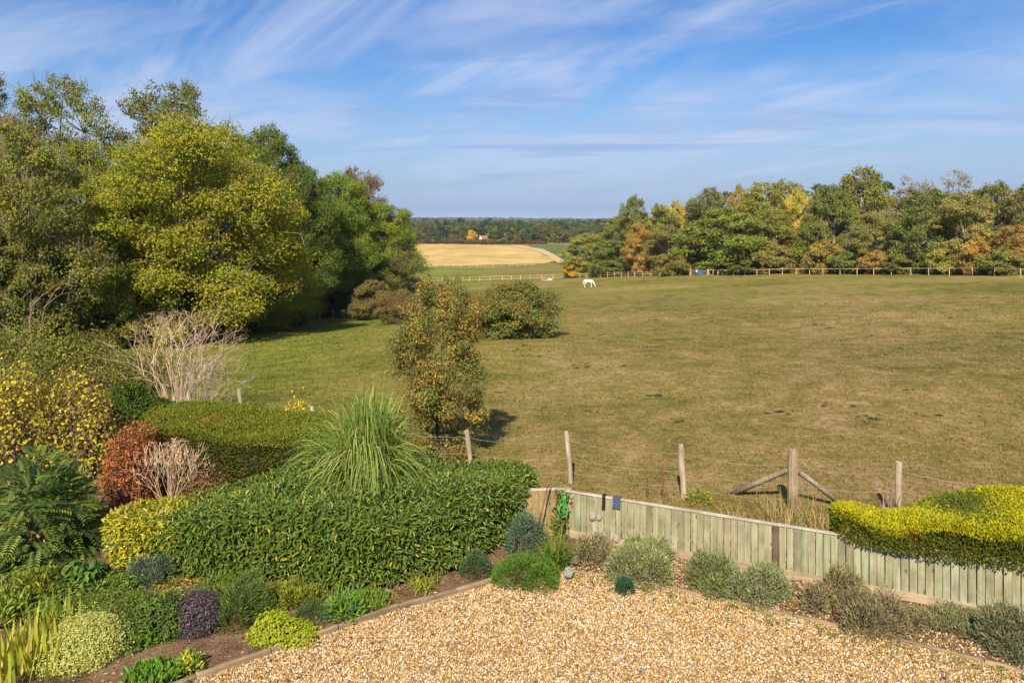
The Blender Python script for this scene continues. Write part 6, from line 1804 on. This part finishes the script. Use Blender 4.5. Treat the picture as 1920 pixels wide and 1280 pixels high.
# seed heads of an allium
def allium():
    g = gz(82, 1062)
    o = thing('allium_plant', 'dried round seed heads on thin stalks under the mahonia', 'plant', (g[0], g[1], .03))
    rng = np.random.default_rng(4)
    for k, x in enumerate((-.28, -.12, 0, .18)):
        h = .42 + .1 * k % .2
        tube_obj('stalk', [(x, 0, 0), (x + .02, .02, h)], .006, M_BARK, o, (.3, .24, .12), 4)
        bm = bmesh.new(); bmesh.ops.create_icosphere(bm, subdivisions=2, radius=.042)
        for v in bm.verts: v.co *= rng.uniform(.8, 1.15)
        me = bpy.data.meshes.new('seed_head'); bm.to_mesh(me); bm.free(); me.materials.append(M_SEED)
        part('seed_head', me, o, None, None, (x + .02, .02, h))
M_SEED = plain_material('dry_seed_head', (.42, .30, .15), .9)
allium()
# weeds behind the paling fence
for k, (px, py, hgt, lab) in enumerate([(1213, 945, .75, 'thin brown dock stalk, left of the two behind the paling fence'), (1243, 948, .85, 'thin brown dock stalk, right of the two behind the paling fence')]):
    g = gz(px, py); o = thing('dock_stalk', lab, 'plant', (g[0], g[1], 0))
    tube_obj('stalk', [(0, 0, 0), (.01, 0, hgt * .6), (0, .01, hgt)], [.008, .007, .004], M_BARK, o, (.24, .12, .07), 5)
    rng = np.random.default_rng(300 + k); n = 130; t = rng.random(n); mb = MB()
    P = np.stack([rng.normal(0, .02, n), rng.normal(0, .02, n), hgt * (.5 + .5 * t)], 1)
    leaves(mb, P, unit(rng, n), unit(rng, n), .03, .02, pal(rng, n, [(.24, .11, .06), (.18, .09, .05)])); part('seed_spike', mb.mesh('seed_spike', M_DRY), o, (1, 1, 1), 'stuff')
bush('dandelion_patch', 'yellow flowering weeds behind the paling fence near the second stake', 'plant', 1310, 918, 952, 62, 310, 500, [(.16, .19, .03), (.45, .40, .03), (.11, .15, .02)], [4, 1.2, 3], (.09, .016), 'sprig', M_LEAF, 'diamond', .6, .3, .6, stem_n=0)

# fillers that close the left border
for (nm, lab, px, top, bot, w, sd, n, cols, leaf, sty) in [
    ('cranesbill_plant', 'mid green leafy filler left of the small blue-green spurge', 218, 1076, 1128, 92, 401, 1500, [(.10, .16, .025), (.14, .19, .03), (.075, .12, .02)], (.085, .035), 'flat'),
    ('cranesbill_plant', 'dark leafy filler between the fine-leaved bush and the mahonia', 122, 1100, 1160, 96, 402, 1600, [(.07, .12, .02), (.10, .15, .025), (.16, .18, .03)], (.095, .035), 'flat'),
    ('aster_plant', 'narrow-leaved green plant behind the purple bush', 402, 1088, 1140, 78, 403, 1500, [(.11, .16, .03), (.17, .20, .03), (.08, .12, .025)], (.085, .018), 'sprig'),
    ('aster_plant', 'yellowish narrow-leaved plant between the feathery perennial and the lime mound', 500, 1120, 1166, 70, 404, 1100, [(.22, .24, .03), (.15, .19, .03)], (.075, .018), 'sprig'),
    ('campanula_plant', 'fresh green low plant at the hedge foot left of the daylily', 690, 1112, 1150, 78, 405, 700, [(.10, .18, .025), (.14, .22, .03)], (.085, .028), 'sprig'),
    ('campanula_plant', 'trailing olive plant under the front of the laurel hedge', 600, 1098, 1134, 84, 406, 900, [(.13, .16, .03), (.2, .2, .03)], (.07, .022), 'sprig'),
    ('lungwort_plant', 'pale green leafy plant at the lower left behind the iris clump', 12, 1120, 1190, 96, 407, 900, [(.22, .26, .05), (.16, .21, .035), (.12, .16, .03)], (.12, .04), 'sprig'),
    ('lungwort_plant', 'dark green leafy plant below the dark leafy bush', 262, 1176, 1228, 70, 408, 800, [(.08, .14, .02), (.11, .17, .025)], (.085, .03), 'flat'),
]:
    bush(nm, lab, 'plant', px, top, bot, w, sd, n, cols, None, leaf, sty, M_LEAF, 'leaf' if leaf[1] > .025 else 'diamond', .85, .3, .6, stem_n=20, up=.5)

# ------------------------------------------------------------------ air
def haze():
    m, nt = new_mat('thin_haze')
    out = nt.nodes.new('ShaderNodeOutputMaterial'); v = nt.nodes.new('ShaderNodeVolumePrincipled')
    v.inputs['Color'].default_value = (.72, .84, 1.0, 1)
    v.inputs['Density'].default_value = 0.00007
    v.inputs['Anisotropy'].default_value = 0.0
    nt.links.new(v.outputs[0], out.inputs['Volume'])
    V, Q = box_arrays(15000, 9200, 75, -44)
    me = make_mesh('haze', V + np.array([0, 4500, 0]), [Q], m)
    tag(part('haze', me), 'thin pale blue haze over the far land', None, None, 'stuff')
haze()
